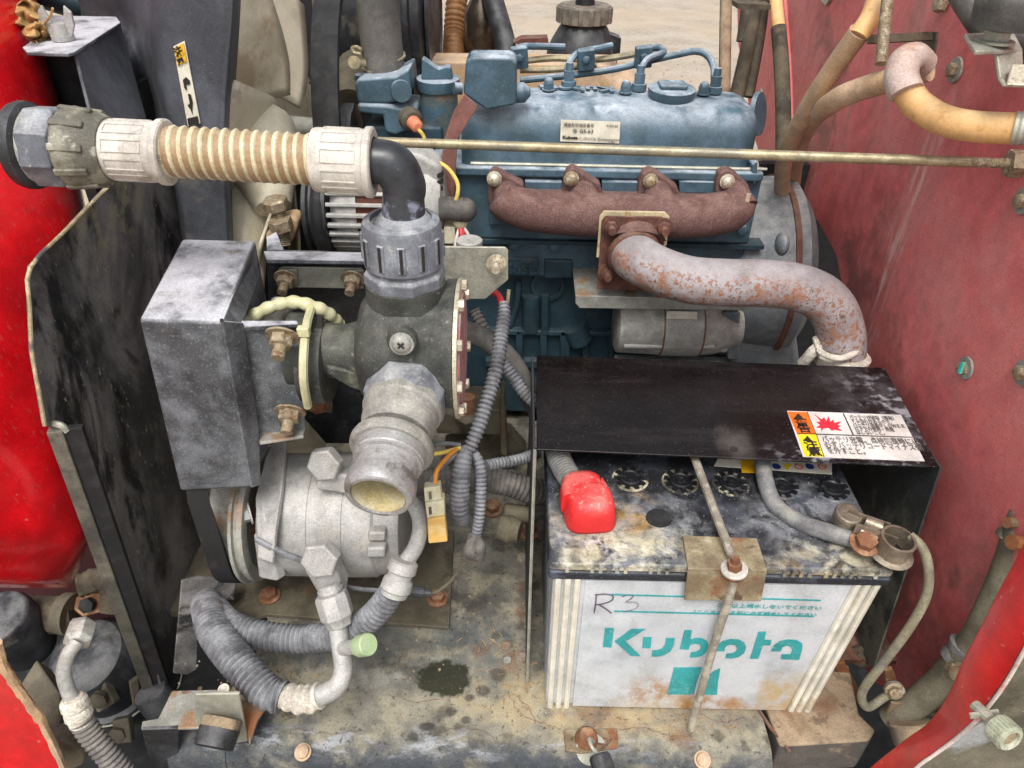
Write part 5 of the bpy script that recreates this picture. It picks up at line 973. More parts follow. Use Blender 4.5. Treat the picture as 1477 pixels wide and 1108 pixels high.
# alternator
AL = thing('alternator', 'pale cast alternator with cooling slots behind the black elbow', 'alternator', P(560, 300, d=.82))
ca = P(565, 292, d=.82)
lx([(-.062, .030), (-.058, .044), (-.048, .050), (-.030, .051)], ca, m_alu2, 'front_cap', AL, 40)
lx([(-.030, .049), (.0, .049)], ca, m_copper, 'winding', AL, 40)
for i, an in enumerate(np.linspace(150, 262, 10)):
    a = R(an); c = ca+Vector((-.030, math.cos(a)*.051, math.sin(a)*.051)); g = G(); g.obox(c, (1, 0, 0), (0, math.cos(a), math.sin(a)), .062, .0042, .006); part(g, 'cooling_fin', m_alu2, AL, bevel=.001)
lx([(.0, .051), (.012, .055), (.045, .055), (.058, .048), (.062, .03)], ca, m_alu2, 'rear_body', AL, 44)
g = G(); g.plate([(480, 240), (488, 228), (540, 226), (545, 252), (500, 262), (484, 262)], .03, Y=.755); part(g, 'mounting_ear', m_alu2, AL, bevel=.004)
g = G(); g.plate([(560, 214), (606, 222), (636, 240), (646, 300), (640, 340), (600, 340), (560, 300)], .04, Y=.752); part(g, 'brush_cover', m_alu2, AL, bevel=.006)
for y in (252, 262, 272): 
    g = G(); g.plate([(630, y), (638, y-3), (639, y+3), (631, y+5)], .01, Y=.7505); part(g, 'vent_slot', m_belt, AL)
g = G(); g.tube(D((634, 301, .78), (650, 301, .78), (668, 303, .78)), [.0125, .0125, .013], 16); g.ball(P(671, 303, d=.78), .0128, 14); part(g, 'terminal_boot', m_rubber, AL)
g = G(); g.ball(P(664, 320, d=.79), .0085, 12); g.plate([(640, 328), (656, 328), (657, 352), (640, 352)], .02, Y=.74); part(g, 'plug', m_dirtyw, AL, bevel=.001)
cp = ca+Vector((-.085, 0, 0)); cp = P(466, 300, d=.82)
lx([(-.014, .040), (-.010, .052), (-.006, .052), (-.004, .048), (.008, .048), (.010, .052), (.014, .052), (.016, .03)], cp, m_black, 'pulley', AL, 44)
g = G(); g.tube([P(470, 215, d=.84), P(462, 250, d=.79), P(458, 300, d=.775), P(466, 350, d=.80), P(485, 400, d=.86)], .0085, 10); solo(g, 'fan_belt', m_belt, 'black fan belt passing over the alternator pulley', 'belt')
for k, (mt, pts) in enumerate(((m_wr, D((664, 326, .79), (668, 345, .79), (680, 400, .80), (716, 424, .74), (724, 440, .73))), (m_ww, D((668, 326, .79), (678, 345, .79), (682, 370, .80))), (m_ww, D((662, 330, .79), (658, 345, .79), (656, 360, .79))), (m_rod, D((734, 418, .70), (732, 436, .705), (728, 446, .71))))):
    g = G(); g.tube(pts, .0034 if mt is m_wr else .0018, 8); solo(g, 'lead_wire', mt, ['red lead wire looping from the alternator plug to the grey loom', 'thin white wire arcing right from the alternator plug', 'thin white wire hanging left under the alternator plug', 'short brass coloured wire end at the top of the grey loom'][k], 'wire')
# ================================================================= SUCTION HOSE AND PUMP
HY = .506
def HP(x, y): return P(x, y, Y=HY)
h0, h1 = HP(18, 209), HP(540, 235)
hx = (h1-h0).normalized()
def hl(prof, x, mt, nm, par, seg=40, rot=0, **k):
    p = HP(x, 209+26*(x-18)/522); g = G(); g.lathe(prof, p, hx, seg, rot=rot); return part(g, nm, mt, par, **k), p
SH2 = thing('suction_hose', 'ribbed tan and cream suction hose with chalky white collars, from fender to pump', 'hose', HP(300, 220))
s_ = .511/1067
def span(a, b): return (HP(b, 222)-HP(a, 222)).length
hl([(0, .028), (.004, .0292), (.008, .0288), (.010, .026)], 32, m_black, 'rubber_ring', SH2)
hl([(0, .0250), (.012, .0253), (.014, .0235)], 40, m_outlet, 'threaded_ring', SH2)
hl([(0, .0262), (.002, .0275), (.018, .0275), (.021, .0255)], 54, m_gnut, 'hex_nut', SH2, seg=8, rot=.2, bevel=.0012)
hl([(0, .0225), (.03, .0235)], 80, m_gnut, 'thread_neck', SH2)
w1 = span(84, 140)
o, p = hl([(0, .0235), (.003, .0268), (w1*.3, .0276), (w1*.92, .0240), (w1*1.1, .0215)], 98, m_nut, 'union_nut', SH2)
u, v, n = axes(hx); g = G()
for k in range(10):
    a = 2*math.pi*k/10+.3; rad = u*math.cos(a)+v*math.sin(a); g.obox(p+n*(w1*.45)+rad*.0264, n-rad*.09, rad, w1*.80, .0050, .0026)
part(g, 'grip_ribs', m_nut, SH2, bevel=.001)
def collar(xa, xb, r, nm):
    L = span(xa, xb); o, p = hl([(0, r-.0005), (.002, r), (L-.006, r+.0005), (L-.005, r+.0022), (L-.001, r+.0024), (L, r+.001), (L, r-.004), (L-.004, r-.0045)], xa, m_collar, nm, SH2, 48)
    g = G()
    for k in range(10):
        a = 2*math.pi*k/10+.15
        for da, ln in ((-.19, 1), (.19, 1)):
            rad = u*math.cos(a+da)+v*math.sin(a+da); g.obox(p+n*(L*.48)+rad*(r+.0004), n, rad, L*.56, .0011, .0012)
        for e in (-.28, .28):
            pts = [p+n*(L*(.48+e))+(u*math.cos(a+t)+v*math.sin(a+t))*(r+.0004) for t in np.linspace(-.19, .19, 5)]
            g.tube(pts, .0006, 6, n=2)
    part(g, 'moulded_frames', m_collar, SH2); return p, L
collar(147, 243, .0198, 'collar')
L = span(452, 538); collar(454, 540, .0216, 'collar')
p0, p1 = HP(236, 218), HP(458, 231)
pts = [p0, p0.lerp(p1, .33)+Vector((0, 0, -.0005)), p0.lerp(p1, .66)+Vector((0, 0, -.0005)), p1]
g = G(); g.tube(pts, .0167, 32, n=10); part(g, 'hose_wall', m_hose, SH2)
Lh = (p1-p0).length; turns = 15; hp_ = []
for i in range(turns*20+1):
    t = i/(turns*20); a = 2*math.pi*i/20; hp_.append(p0.lerp(p1, t)+(u*math.cos(a)+v*math.sin(a))*.0160)
g = G(); g.tube(hp_, .0018, 8, n=1); part(g, 'spiral_rib', m_hrib, SH2)
text('38', .006, P(234, 236, Y=HY-.019), (0, 0, 1), (-1, 0, 0), m_ink2, SH2, 'hose_mark')

PX0, PY0, PZ0 = -.083, .506, .332
# elbow
EL = thing('hose_elbow', 'smooth black plastic elbow joining the white collar to the pump nut', 'elbow', (PX0, PY0, .45))
e0 = HP(528, 233); et = Vector((PX0+.002, PY0, .440))
g = G(); g.tube([e0-hx*.01, e0+hx*.012, P(570, 243, Y=HY), P(583, 268, Y=HY), Vector((PX0+.003, PY0, .459)), et], [.0150, .0153, .0158, .0153, .0148, .0160], 28, n=8); part(g, 'elbow_bend', m_elbow, EL, angle=80)
g = G(); g.lathe([(0, .0245), (.003, .0225), (.010, .0162)], et+Vector((0, 0, -.003)), (0, 0, 1), 36); part(g, 'elbow_foot', m_gnut, EL)
PM = thing('water_pump', 'olive black cast water pump with grey ribbed nut and silver round cover', 'water pump', (PX0, PY0, .27))
cz = Vector((PX0, PY0, 0))
g = G(); g.lathe([(.406, .0270), (.409, .0295), (.438, .0290), (.4415, .0278), (.4435, .0250), (.4435, .0225), (.4400, .0220), (.4400, .018)], cz, (0, 0, 1), 48); part(g, 'union_nut', m_gnut, PM)
for k in range(12):
    a = 2*math.pi*k/12+.1; rad = Vector((math.cos(a), math.sin(a), 0)); g = G(); g.obox(cz+rad*.0293+Vector((0, 0, .4225)), (0, 0, 1), rad, .021, .0062, .0026); rb = part(g, 'nut_rib', m_gnut, PM, bevel=.0012); g = G(); g.obox(cz+rad*.0299+Vector((0, 0, .4225)), (0, 0, 1), rad, .019, .0024, .0020); part(g, 'slot_shade_strip', m_ink, rb)  # raised dark strips put the shade of slots into the colour
g = G(); g.lathe([(.392, .0300), (.3935, .0312), (.4015, .0312), (.403, .030), (.4045, .0285), (.409, .028)], cz, (0, 0, 1), 8, rot=.3); part(g, 'hex_flange', m_gnut, PM, bevel=.0012)
g = G(); g.lathe([(.322, .043), (.348, .0385), (.365, .0335), (.378, .0310), (.393, .0305)], cz, (0, 0, 1), 40); part(g, 'inlet_neck', m_pump, PM, angle=60)
g = G(); vcx = Vector((0, PY0, PZ0)); vol = Vector((PX0-.040, PY0, PZ0))
g.lathe([(.0, .026), (.004, .040), (.012, .049), (.024, .053), (.066, .053), (.070, .056), (.078, .0565)], vol, (1, 0, 0), 64); part(g, 'volute', m_pump, PM, angle=60)
g = G(); g.ball(Vector((PX0, PY0-.012, PZ0-.004)), .043, 28, (1.0, .98, 1.32)); part(g, 'volute_bulge', m_pump, PM, angle=80)
g = G()
g.lathe([(0, .0565), (.0030, .0568), (.0034, .0560)], vol+Vector((.0785, 0, 0)), (1, 0, 0), 64); cvp = part(g, 'round_cover', m_bolt, PM)
g = G(); g.lathe([(0, .046), (.0014, .046)], vol+Vector((.0819, 0, 0)), (1, 0, 0), 56); part(g, 'cover_label', m_pinkred, PM)
for an in (108, 145, 182, 218, 255, 70, 292, 30, 330):
    a = R(an); bolt(PM, vol+Vector((.0818, math.cos(a)*.0515, math.sin(a)*.0515)), (1, 0, 0), .0048, m_bolt, 'bare')
c = P(579, 497, Y=PY0-.0585); bolt(PM, c+Vector((0, .002, 0)), (0, -1, .15), .0065, m_outlet, 'phil', 'priming_plug')
g = G(); g.lathe([(0, .0115), (.005, .0105), (.006, .0088)], c+Vector((0, .007, 0)), (0, -1, .15), 28); part(g, 'plug_boss', m_pump, PM)
for s_ in (-1, 1): g = G(); g.obox(c+Vector((0, -.0035, .001)), (s_*1, 0, 1), (0, -1, .15), .006, .0014, .0006); part(g, 'plug_cross', m_ink, PM)
# left neck and clutch flange
cn = P(500, 506, Y=.515); g = G(); g.lathe([(-.045, .031), (-.030, .031), (-.026, .024), (0, .022), (.012, .026), (.02, .032)], cn, (1, 0, 0), 44); part(g, 'bearing_neck', m_pump, PM, angle=50)
g = G(); g.prism([P(470, 528, Y=.49), P(520, 540, Y=.49), P(524, 566, Y=.49), P(505, 560, Y=.49), P(470, 540, Y=.49)], (0, .012, 0)); part(g, 'web', m_pump, PM, bevel=.002)
cf = P(458, 520, Y=.517); g = G(); g.lathe([(-.012, .030), (-.010, .036), (.010, .036), (.012, .030)], cf, (1, 0, 0), 48); part(g, 'rear_flange', m_pump, PM)
g = G(); g.obox(P(462, 464, Y=.485), (.1, 0, 1), (0, -1, 0), .010, .004, .004); part(g, 'flange_slot', m_ink, PM)
# outlet fitting
m_tail = MAT('machined_zinc_tail', (164, 162, 162), .42, metal=.4, layers=[LY((160, 158, 154), 40, .45, .62, .7), LY((104, 96, 80), 50, .56, .68, .7), LY((90, 90, 96), 30, .6, .7, .5)], bump=(300, .2))
OT = thing('pump_outlet', 'oxidised metal outlet fitting with open end facing the viewer, below the pump', 'outlet fitting', P(560, 660, d=.54))
oa, ob = P(586, 572, d=.565), P(545, 718, d=.500); od = ob-oa; oL = od.length; od.normalize()
g = G(); g.lathe([(-.010, .0300), (-.006, .0325), (.010, .0325), (.013, .0300)], oa, od, 8, rot=.35, up=(0, 0, 1)); part(g, 'octagon_nut', m_gnut, OT, bevel=.0014)
g = G(); g.lathe([(.008, .0300), (.016, .0300), (.018, .0285), (.030, .0275), (.034, .0262), (.040, .0262)], oa, od, 48); part(g, 'fitting_body', m_outlet, OT)
k = oL
g = G(); g.lathe([(k*.48, .026), (k*.50, .0298), (k*.53, .0306), (k*.56, .0304), (k*.58, .0280), (k*.58, .025)], oa, od, 56); part(g, 'flange_ring', m_outlet, OT)
g = G(); g.lathe([(k*.54, .0255), (k*.66, .0255), (k*.67, .0247), (k*.69, .0247), (k*.695, .0222), (k*.82, .0218), (k*.83, .0236), (k*.86, .0244), (k*.95, .0244), (k*.99, .0230), (k*1.0, .0215), (k*1.0, .0192), (k*.97, .0186), (k*.5, .0186)], oa, od, 56, caps=False); part(g, 'hose_tail', m_tail, OT)
g = G(); g.lathe([(k*.985, .01855), (k*.45, .0182), (k*.42, .012), (k*.41, .002)], oa, od, 48, caps=False); part(g, 'limescale_bore', m_scale, OT)

# guard box
GB = thing('belt_guard', 'dusty black sheet metal box guard with pale top, left of the pump', 'guard box', P(290, 520, d=.58))
g = G(); zt2 = .388
A, B, C_, Dd = P(199, 460, Y=.46), P(321, 464, Y=.46), P(369, 346, Z=zt2), P(262, 343, Z=zt2)
E, F = P(259, 710, Y=.46), P(364, 704, Y=.46)
g.hexa([E, F, Vector((C_.x, C_.y, F.z)), Vector((Dd.x, Dd.y, E.z)), A, B, C_, Dd]); part(g, 'box_shell', m_ds, GB, bevel=.0035)
g = G(); g.quad([P(321, 463, d=.532), P(352, 466, d=.555), P(374, 620, d=.61), P(377, 700, d=.64), P(364, 704, d=.628)], .003); g.quad([P(368, 347, d=.64), P(375, 398, d=.63), P(350, 468, d=.56), P(321, 463, d=.533)], .003); part(g, 'side_lip', m_ds, GB, bevel=.001)
g = G(); g.lathe([(0, .0014), (.0006, .0014)], P(320, 462, Y=.459), (.1, -1, .3), 14); part(g, 'corner_hole', m_ink, GB)
MB = thing('motor_bracket', 'small dusty black bracket plate with two rusty stud bolts beside the guard box', 'bracket', P(395, 550, d=.58))
g = G(); g.quad([P(350, 468, d=.560), P(430, 466, d=.575), P(441, 620, d=.625), P(372, 632, d=.625)], .004); part(g, 'bracket_plate', m_ds, MB, bevel=.001)
g = G(); g.quad([P(347, 462, d=.560), P(428, 462, d=.575), P(431, 467, d=.572), P(351, 472, d=.556)], .004); part(g, 'plate_lip', m_ds, MB, bevel=.001)
g = G(); g.quad([P(372, 622, d=.625), P(440, 618, d=.627), P(438, 628, d=.612), P(374, 638, d=.614)], .003); part(g, 'plate_lip', m_galvr, MB, bevel=.001)
for x, y, dd in ((407, 483, .567), (419, 592, .612)):
    bolt(MB, P(x, y, d=dd), (-.02, -.8, -.45), .0085, m_zincbolt, 'stud')
# mount plate behind, strap
MP = thing('pump_mount', 'black folded mounting plate with a galvanised strap held by two bolts', 'mounting plate', P(450, 400, d=.68))
g = G(); g.plate([(384, 362), (530, 366), (530, 640), (470, 640), (400, 560), (388, 440)], .004, Y=.625); part(g, 'mount_sheet', m_blk, MP, bevel=.001)
g = G(); g.quad([P(380, 362, Y=.62), P(530, 364, Y=.62), P(530, 376, Y=.59), P(384, 374, Y=.59)], .004); g.quad([P(384, 342, d=.72), P(398, 334, d=.72), P(410, 364, d=.70), P(384, 362, d=.70)], .004); part(g, 'mount_flange', m_ds, MP, bevel=.001)
g = G(); g.plate([(401, 388), (408, 385), (520, 387), (524, 392), (524, 417), (401, 415)], .003, Y=.600); part(g, 'strap', m_galv, MP, bevel=.001)
for x, y in ((412, 404), (508, 405)):
    g = G(); g.plate([(x-8, y-15), (x+16, y-15), (x+16, y+8), (x-8, y+8)], .003, Y=.5965); part(g, 'square_washer', m_galv, MP, bevel=.001)
    bolt(MP, P(x+1, y-3, Y=.5935), (-.05, -.85, -.35), .0072, m_zincbolt, 'stud')
g = G(); g.plate([(440, 562), (478, 564), (479, 596), (440, 594)], .004, Y=.60); part(g, 'lower_tab', m_plate, MP, bevel=.001); bolt(MP, P(459, 582, Y=.597), (0, -1, 0), .0085, m_rust, 'hex')
g = G(); g.lathe([(0, .010), (.03, .010)], P(407, 440, d=.63), (-.2, -.9, -.3), 16); part(g, 'spacer', m_galv, MP)

g = G(); g.tube(D((352, 468, .60), (372, 452, .60), (400, 440, .60), (425, 436, .60), (445, 440, .60), (470, 450, .61), (490, 468, .63)), .0058, 12, corr=(.011, .0012)); solo(g, 'spiral_wrap', m_zip, 'cream spiral wrap cable arching over the pump bracket', 'cable')
ZT = thing('cable_tie', 'cream nylon cable tie round the pump neck with its head at the top', 'cable tie', P(440, 520, d=.57))
g = G(); g.tube(D((449, 444, .60), (442, 470, .578), (438, 510, .568), (438, 550, .575), (444, 586, .60)), .0036, 8); part(g, 'tie_band', m_zip, ZT)
g = G(); g.obox(P(438, 478, d=.567), (1, 0, 0), (0, -1, 0), .0095, .008, .006); part(g, 'tie_head', m_zip, ZT, bevel=.001)

# grey plate on the right of the pump
GP = thing('terminal_plate', 'flat galvanised plate with clipped corners behind the pump nut', 'plate', P(690, 395, d=.70))
g = G(); g.plate([(636, 356), (641, 356), (729, 357), (733, 362), (733, 404), (700, 432), (651, 432), (630, 400)], .003, Y=.625); part(g, 'plate_sheet', m_galv, GP, bevel=.001)
bolt(GP, P(716, 380, Y=.622), (0, -1, 0), .0062, m_bolt, 'stud')
g = G(); g.lathe([(0, .0125), (.006, .0125), (.007, .011)], P(677, 355, Y=.65), (0, 0, 1), 28); part(g, 'round_cap', m_alu2, GP)

# ================================================================= COMPRESSOR
CP = thing('compressor', 'white oxidised cylindrical compressor low on the deck under the pump', 'compressor', (-.19, .50, .01))
cc = P(468, 742, d=.735)
def cl2(x, y=742): return P(x, y, Y=cc.y)
X0, X1 = cl2(395).x, cl2(588).x
ln = X1-X0; RC = .060
lx([(0, RC*.86), (.004, RC*.95), (.012, RC), (ln*.36, RC), (ln*.362, RC*.985), (ln*.37, RC*.985), (ln*.372, RC), (ln*.60, RC), (ln*.602, RC*.985), (ln*.61, RC*.985), (ln*.612, RC*1.0), (ln*.80, RC*.99), (ln*.82, RC*.95), (ln*.94, RC*.93), (ln*.985, RC*.86), (ln, RC*.7)], Vector((0, cc.y, cc.z)), m_alu2, 'body', CP, 64, x=X0)
for x0, x1, y0, y1, a in ((530, 556, 768, 782, 0), (528, 556, 790, 806, 0)):
    g = G(); g.quad(D((x0, y0, .668), (x1, y0, .668), (x1, y1, .672), (x0, y1, .672)), .02); part(g, 'cast_rib', m_alu2, CP, bevel=.003)
g = G(); g.quad(D((396, 632, .72), (412, 632, .715), (406, 700, .675), (396, 760, .658), (392, 812, .664), (370, 804, .668), (370, 720, .68), (382, 660, .71)), .006); part(g, 'mount_ear', m_alu2, CP, bevel=.002)
g = G(); g.quad(D((364, 770, .685), (376, 770, .675), (388, 792, .675), (400, 840, .69), (372, 835, .695)), .012); part(g, 'clutch_cover_lip', m_alu2, CP, bevel=.003)
bolt(CP, P(362, 740, d=.69), (-1, -.5, 0), .008, m_alu2, 'hex')
g = G(); g.tube(D((370, 778, .668), (400, 794, .665), (430, 806, .665), (450, 812, .665)), .0028, 8); solo(g, 'sensor_wire', m_loom, 'thin grey wire lying across the front of the compressor', 'wire')
def hexplug(x, y, dd, r, ax, nm, par, mt=m_alu2):
    c = P(x, y, d=dd); g = G(); g.lathe([(-.016, r*.8), (-.010, r*.8), (-.010, r), (.0, r), (.0015, r*.9)], c, ax, 6, up=(.3, 0, 1)); return part(g, nm, mt, par, bevel=.0008)
F1 = thing('upper_fitting', 'pale hexagon banjo fitting on top of the compressor, with pipe behind the outlet', 'pipe fitting', P(470, 670, d=.60))
hexplug(466, 672, .655, .0160, (-.15, -1, .35), 'hex_head', F1)
g = G(); g.obox(P(484, 690, d=.675), (1, .2, -.4), (0, -1, .3), .032, .020, .018); part(g, 'fitting_block', m_alu2, F1, bevel=.003)
F2 = thing('lower_fitting', 'large pale hexagon fitting at the foot of the compressor with hose tail going down', 'pipe fitting', P(470, 850, d=.6))
hexplug(460, 810, .640, .0172, (-.1, -1, .35), 'hex_head', F2)
g = G(); g.obox(P(472, 825, d=.66), (.25, 0, -1), (0, -1, .3), .040, .026, .022); part(g, 'fitting_block', m_alu2, F2, bevel=.004)
p0, p1 = P(474, 842, d=.650), P(480, 862, d=.651); dd = (p1-p0).normalized()
g = G(); g.lathe([(0, .0105), (.004, .0105), (.0045, .0115), (.007, .0115), (.0075, .0105), (.012, .0105)], p0, dd, 28); part(g, 'thread', m_alu2, F2)
g = G(); g.lathe([(0, .0140), (.003, .0150), (.021, .0150), (.024, .0125), (.030, .0115)], P(477, 856, d=.648), dd, 8); part(g, 'union_nut', m_alu2, F2, bevel=.001)
g = G(); g.tube(D((486, 895, .650), (491, 930, .648), (495, 965, .645), (486, 990, .640), (462, 1003, .635), (440, 1007, .636)), [.0082]*3+[.0086, .0090, .0092], 18); part(g, 'bent_tube', m_alu2, F2)
g = G(); g.tube([P(494, 935, d=.643), P(520, 932, d=.628)], .0064, 14, n=2); part(g, 'service_port', m_alu2, F2)
g = G(); g.lathe([(0, .0088), (.002, .0094), (.013, .0094), (.0142, .0086)], P(518, 932, d=.629), P(534, 929, d=.619)-P(518, 932, d=.629), 28); part(g, 'green_cap', m_green, F2)
g = G(); g.tube(D((462, 1003, .635), (440, 1009, .637), (408, 1004, .640)), [.0112, .0130, .0115], 18, corr=(.009, .002), wrinkle=.05); part(g, 'crimp_sleeve', m_crust, F2)
# corrugated refrigerant hoses
g = G(); g.tube(D((408, 1006, .640), (385, 998, .642), (345, 958, .655), (312, 915, .68), (302, 886, .715), (296, 866, .77)), [.0140, .0148, .0156, .0158, .0158, .0150], 22, corr=(.0052, .0022)); solo(g, 'corrugated_hose', m_loom, 'thick grey corrugated hose from the crimped pipe end curving up left', 'hose')
g = G(); g.tube(D((569, 846, .640), (548, 878, .650), (520, 903, .662), (478, 917, .676), (430, 922, .685), (370, 915, .69), (330, 900, .70), (312, 880, .73)), [.0112, .0122, .0128, .0132, .0134, .0136, .0136, .013], 22, corr=(.0050, .0020)); solo(g, 'upper_corrugated_hose', m_loom, 'grey corrugated hose lying on the deck behind the green capped pipe', 'hose')
F3 = thing('crimped_pipe', 'white bent pipe with crimped collars coming down beside the outlet', 'pipe', P(598, 780, d=.60))
g = G(); g.tube(D((560, 705, .70), (592, 722, .67), (606, 752, .652), (601, 785, .642), (585, 812, .636), (572, 838, .634)), [.0070]*4+[.0072, .0078], 18); part(g, 'bent_tube', m_alu2, F3)
pa, pb = P(584, 808, d=.630), P(568, 858, d=.632); dd = (pb-pa).normalized(); L = (pb-pa).length
g = G(); g.lathe([(0, .010), (L*.05, .0122), (L*.3, .0128), (L*.36, .0105), (L*.5, .0105), (L*.58, .0128), (L*.82, .0135), (L*.88, .0118), (L, .0115)], pa, dd, 30); part(g, 'crimp_collar', m_crust if False else m_alu2, F3)
# pulley and belt
PU = thing('compressor_pulley', 'bare metal grooved pulley at the left end of the compressor', 'pulley', P(335, 775, d=.67))
cu = Vector((X0-.022, cc.y+.004, cc.z-.004))
for pr, mt, nm in (([(-.024, .058), (-.0225, .068), (-.0215, .061), (-.001, .061), (.000, .0685), (.003, .0685), (.0035, .0640), (.007, .0640), (.0075, .0665), (.012, .0660), (.0125, .054), (.008, .050), (.008, .03)], m_galvr, 'pulley_rim'),):
    g = G(); g.lathe(pr, cu, (1, 0, 0), 64); part(g, nm, mt, PU)
g = G(); g.lathe([(.006, .030), (.018, .030), (.020, .02)], cu, (1, 0, 0), 36); part(g, 'clutch_hub', m_rustdk, PU)
g = G()
b_ = [Vector((cu.x-.012, cu.y+.0685*math.cos(a), cu.z+.0685*math.sin(a))) for a in np.linspace(R(-60), R(-178), 12)]
b_ += [Vector((cu.x-.012, cu.y-.0685, .20)), Vector((cu.x-.012, cu.y-.0600, .225)), Vector((cu.x-.012, cu.y-.04, .30))]
g.rings([[p+Vector((sx*.0095, 0, 0))+ (cu+Vector((-.012, 0, 0))-p).normalized()*t for sx, t in ((-1, 0), (1, 0), (.7, .009), (-.7, .009))] for p in b_]); solo(g, 'drive_belt', m_belt, 'wide matt black drive belt running down from the guard box to the pulley', 'belt')

# ================================================================= HARNESS
def loom(pts, r, nm, label, mt=m_loom, corr=(.0044, .0017), seg=18, cat='cable loom', wr=0):
    g = G(); g.tube(D(*pts), r, seg, corr=corr, wrinkle=wr); return solo(g, nm, mt, label, cat, angle=50)
loom([(727, 438, .705), (727, 455, .70), (722, 490, .69), (716, 530, .68), (702, 580, .672), (688, 622, .668), (676, 650, .668)], [.0052, .0064, .0072, .0072, .0072, .0072, .0066], 'wire_loom', 'grey corrugated wire loom snaking down from the galvanised plate')
loom([(674, 646, .668), (668, 665, .666), (664, 700, .668), (663, 735, .675), (668, 750, .69)], [.0066, .0086, .0092, .0088, .008], 'taped_loom', 'taped thick loom section hanging below the long wire loom', corr=(.0042, .0008))
loom([(680, 650, .675), (690, 664, .668), (694, 690, .668), (692, 740, .672), (686, 776, .68)], [.0042, .0050, .0054, .0054, .005], 'thin_loom', 'thin corrugated loom hanging right of the taped loom', corr=(.0038, .001))
loom([(700, 672, .69), (720, 668, .70), (745, 664, .71), (775, 654, .73)], .0056, 'side_loom', 'corrugated loom running right behind the battery cover edge', corr=(.0040, .0009))
loom([(615, 694, .74), (650, 694, .74), (700, 692, .745), (735, 698, .745), (765, 708, .75), (790, 712, .76)], .0136, 'fat_loom', 'fat dusty corrugated loom lying across behind the hanging looms', m_loom2, (.0045, .0012), 20)
loom([(725, 525, .76), (742, 548, .76), (762, 572, .76), (790, 596, .76)], .0070, 'slanting_loom', 'grey corrugated loom slanting behind the black cover corner', corr=(.0042, .001))
loom([(684, 448, .79), (694, 468, .79), (704, 490, .80)], .0068, 'short_loom', 'short piece of corrugated loom under the galvanised plate', m_loom2)
g = G(); g.tube(D((640, 470, .80), (670, 478, .79), (705, 492, .785), (735, 520, .785), (755, 552, .79), (780, 600, .80)), .0118, 18); solo(g, 'heater_hose', m_rubber, 'plain black heater hose curving behind the grey wire loom', 'hose')
g = G(); g.tube(D((686, 772, .68), (678, 795, .675), (690, 805, .68)), [.006, .007, .004], 12, wrinkle=.06); g.tube(D((684, 776, .68), (692, 790, .675), (694, 808, .68)), [.005, .006, .003], 12, wrinkle=.06); solo(g, 'tape_end', m_loom2, 'frayed black tape end at the bottom of the thin loom', 'tape')
g = G(); g.tube(D((682, 800, .69), (665, 818, .70), (650, 838, .71), (632, 852, .71), (620, 856, .71)), .0016, 8); solo(g, 'green_wire', m_plate, 'thin dull green wire crossing the mounting plate behind the compressor', 'wire')
g = G(); g.tube([P(585, 852, d=.70), P(612, 855, d=.70)], .0055, 10, n=2); g.tube([P(612, 855, d=.70), P(622, 856, d=.70)], .0035, 10, n=2); solo(g, 'bullet_connector', m_black, 'small black inline connector on the green wire', 'connector')
g = G(); g.tube(D((470, 840, .66), (520, 850, .69), (585, 853, .70)), .0022, 8); solo(g, 'dark_wire', m_loom, 'thin dark blue wire lying under the compressor', 'wire')
CN = thing('plug_connector', 'two cream plastic plug shells hanging on orange wires', 'connector', P(627, 725, d=.62))
g = G(); g.quad(D((611, 704, .625), (635, 701, .625), (638, 724, .63), (613, 727, .63)), .012); part(g, 'upper_shell', m_dirtyw, CN, bevel=.0012)
g = G(); g.quad(D((613, 726, .626), (641, 722, .626), (642, 745, .632), (616, 749, .632)), .014); part(g, 'lower_shell', m_dirtyw, CN, bevel=.0012)
for px in ([(618, 710), (622, 709), (623, 720), (619, 721)], [(618, 732), (622, 731), (623, 742), (619, 743)]):
    g = G(); g.quad([P(x, y, d=.6235) for x, y in px], .001); part(g, 'shell_slot', m_plate, CN)
C2 = G(); C2.quad(D((616, 750, .628), (642, 745, .628), (646, 782, .637), (618, 785, .637)), .013); solo(C2, 'orange_connector', m_conn2, 'yellow orange plastic plug directly below the cream plug shells', 'connector', bevel=.0015)
for k, (mt, pts) in enumerate(((m_wo, [(661, 646, .665), (645, 660, .65), (630, 680, .635), (628, 704, .63)]), (m_wy, [(600, 655, .66), (630, 654, .655), (650, 650, .66), (664, 646, .665)]), (m_loom, [(664, 642, .665), (640, 640, .66), (612, 646, .66)]), (m_loom, [(664, 650, .668), (640, 672, .655), (624, 690, .64), (622, 706, .63)]))):
    g = G(); g.tube(D(*pts), .0020, 8); solo(g, 'branch_wire', mt, ['orange wire curving into the top of the cream plug', 'yellow wire running left from the loom joint behind the outlet', 'thin grey wire running left just above the yellow one', 'dark wire following the orange wire to the cream plug'][k], 'wire')
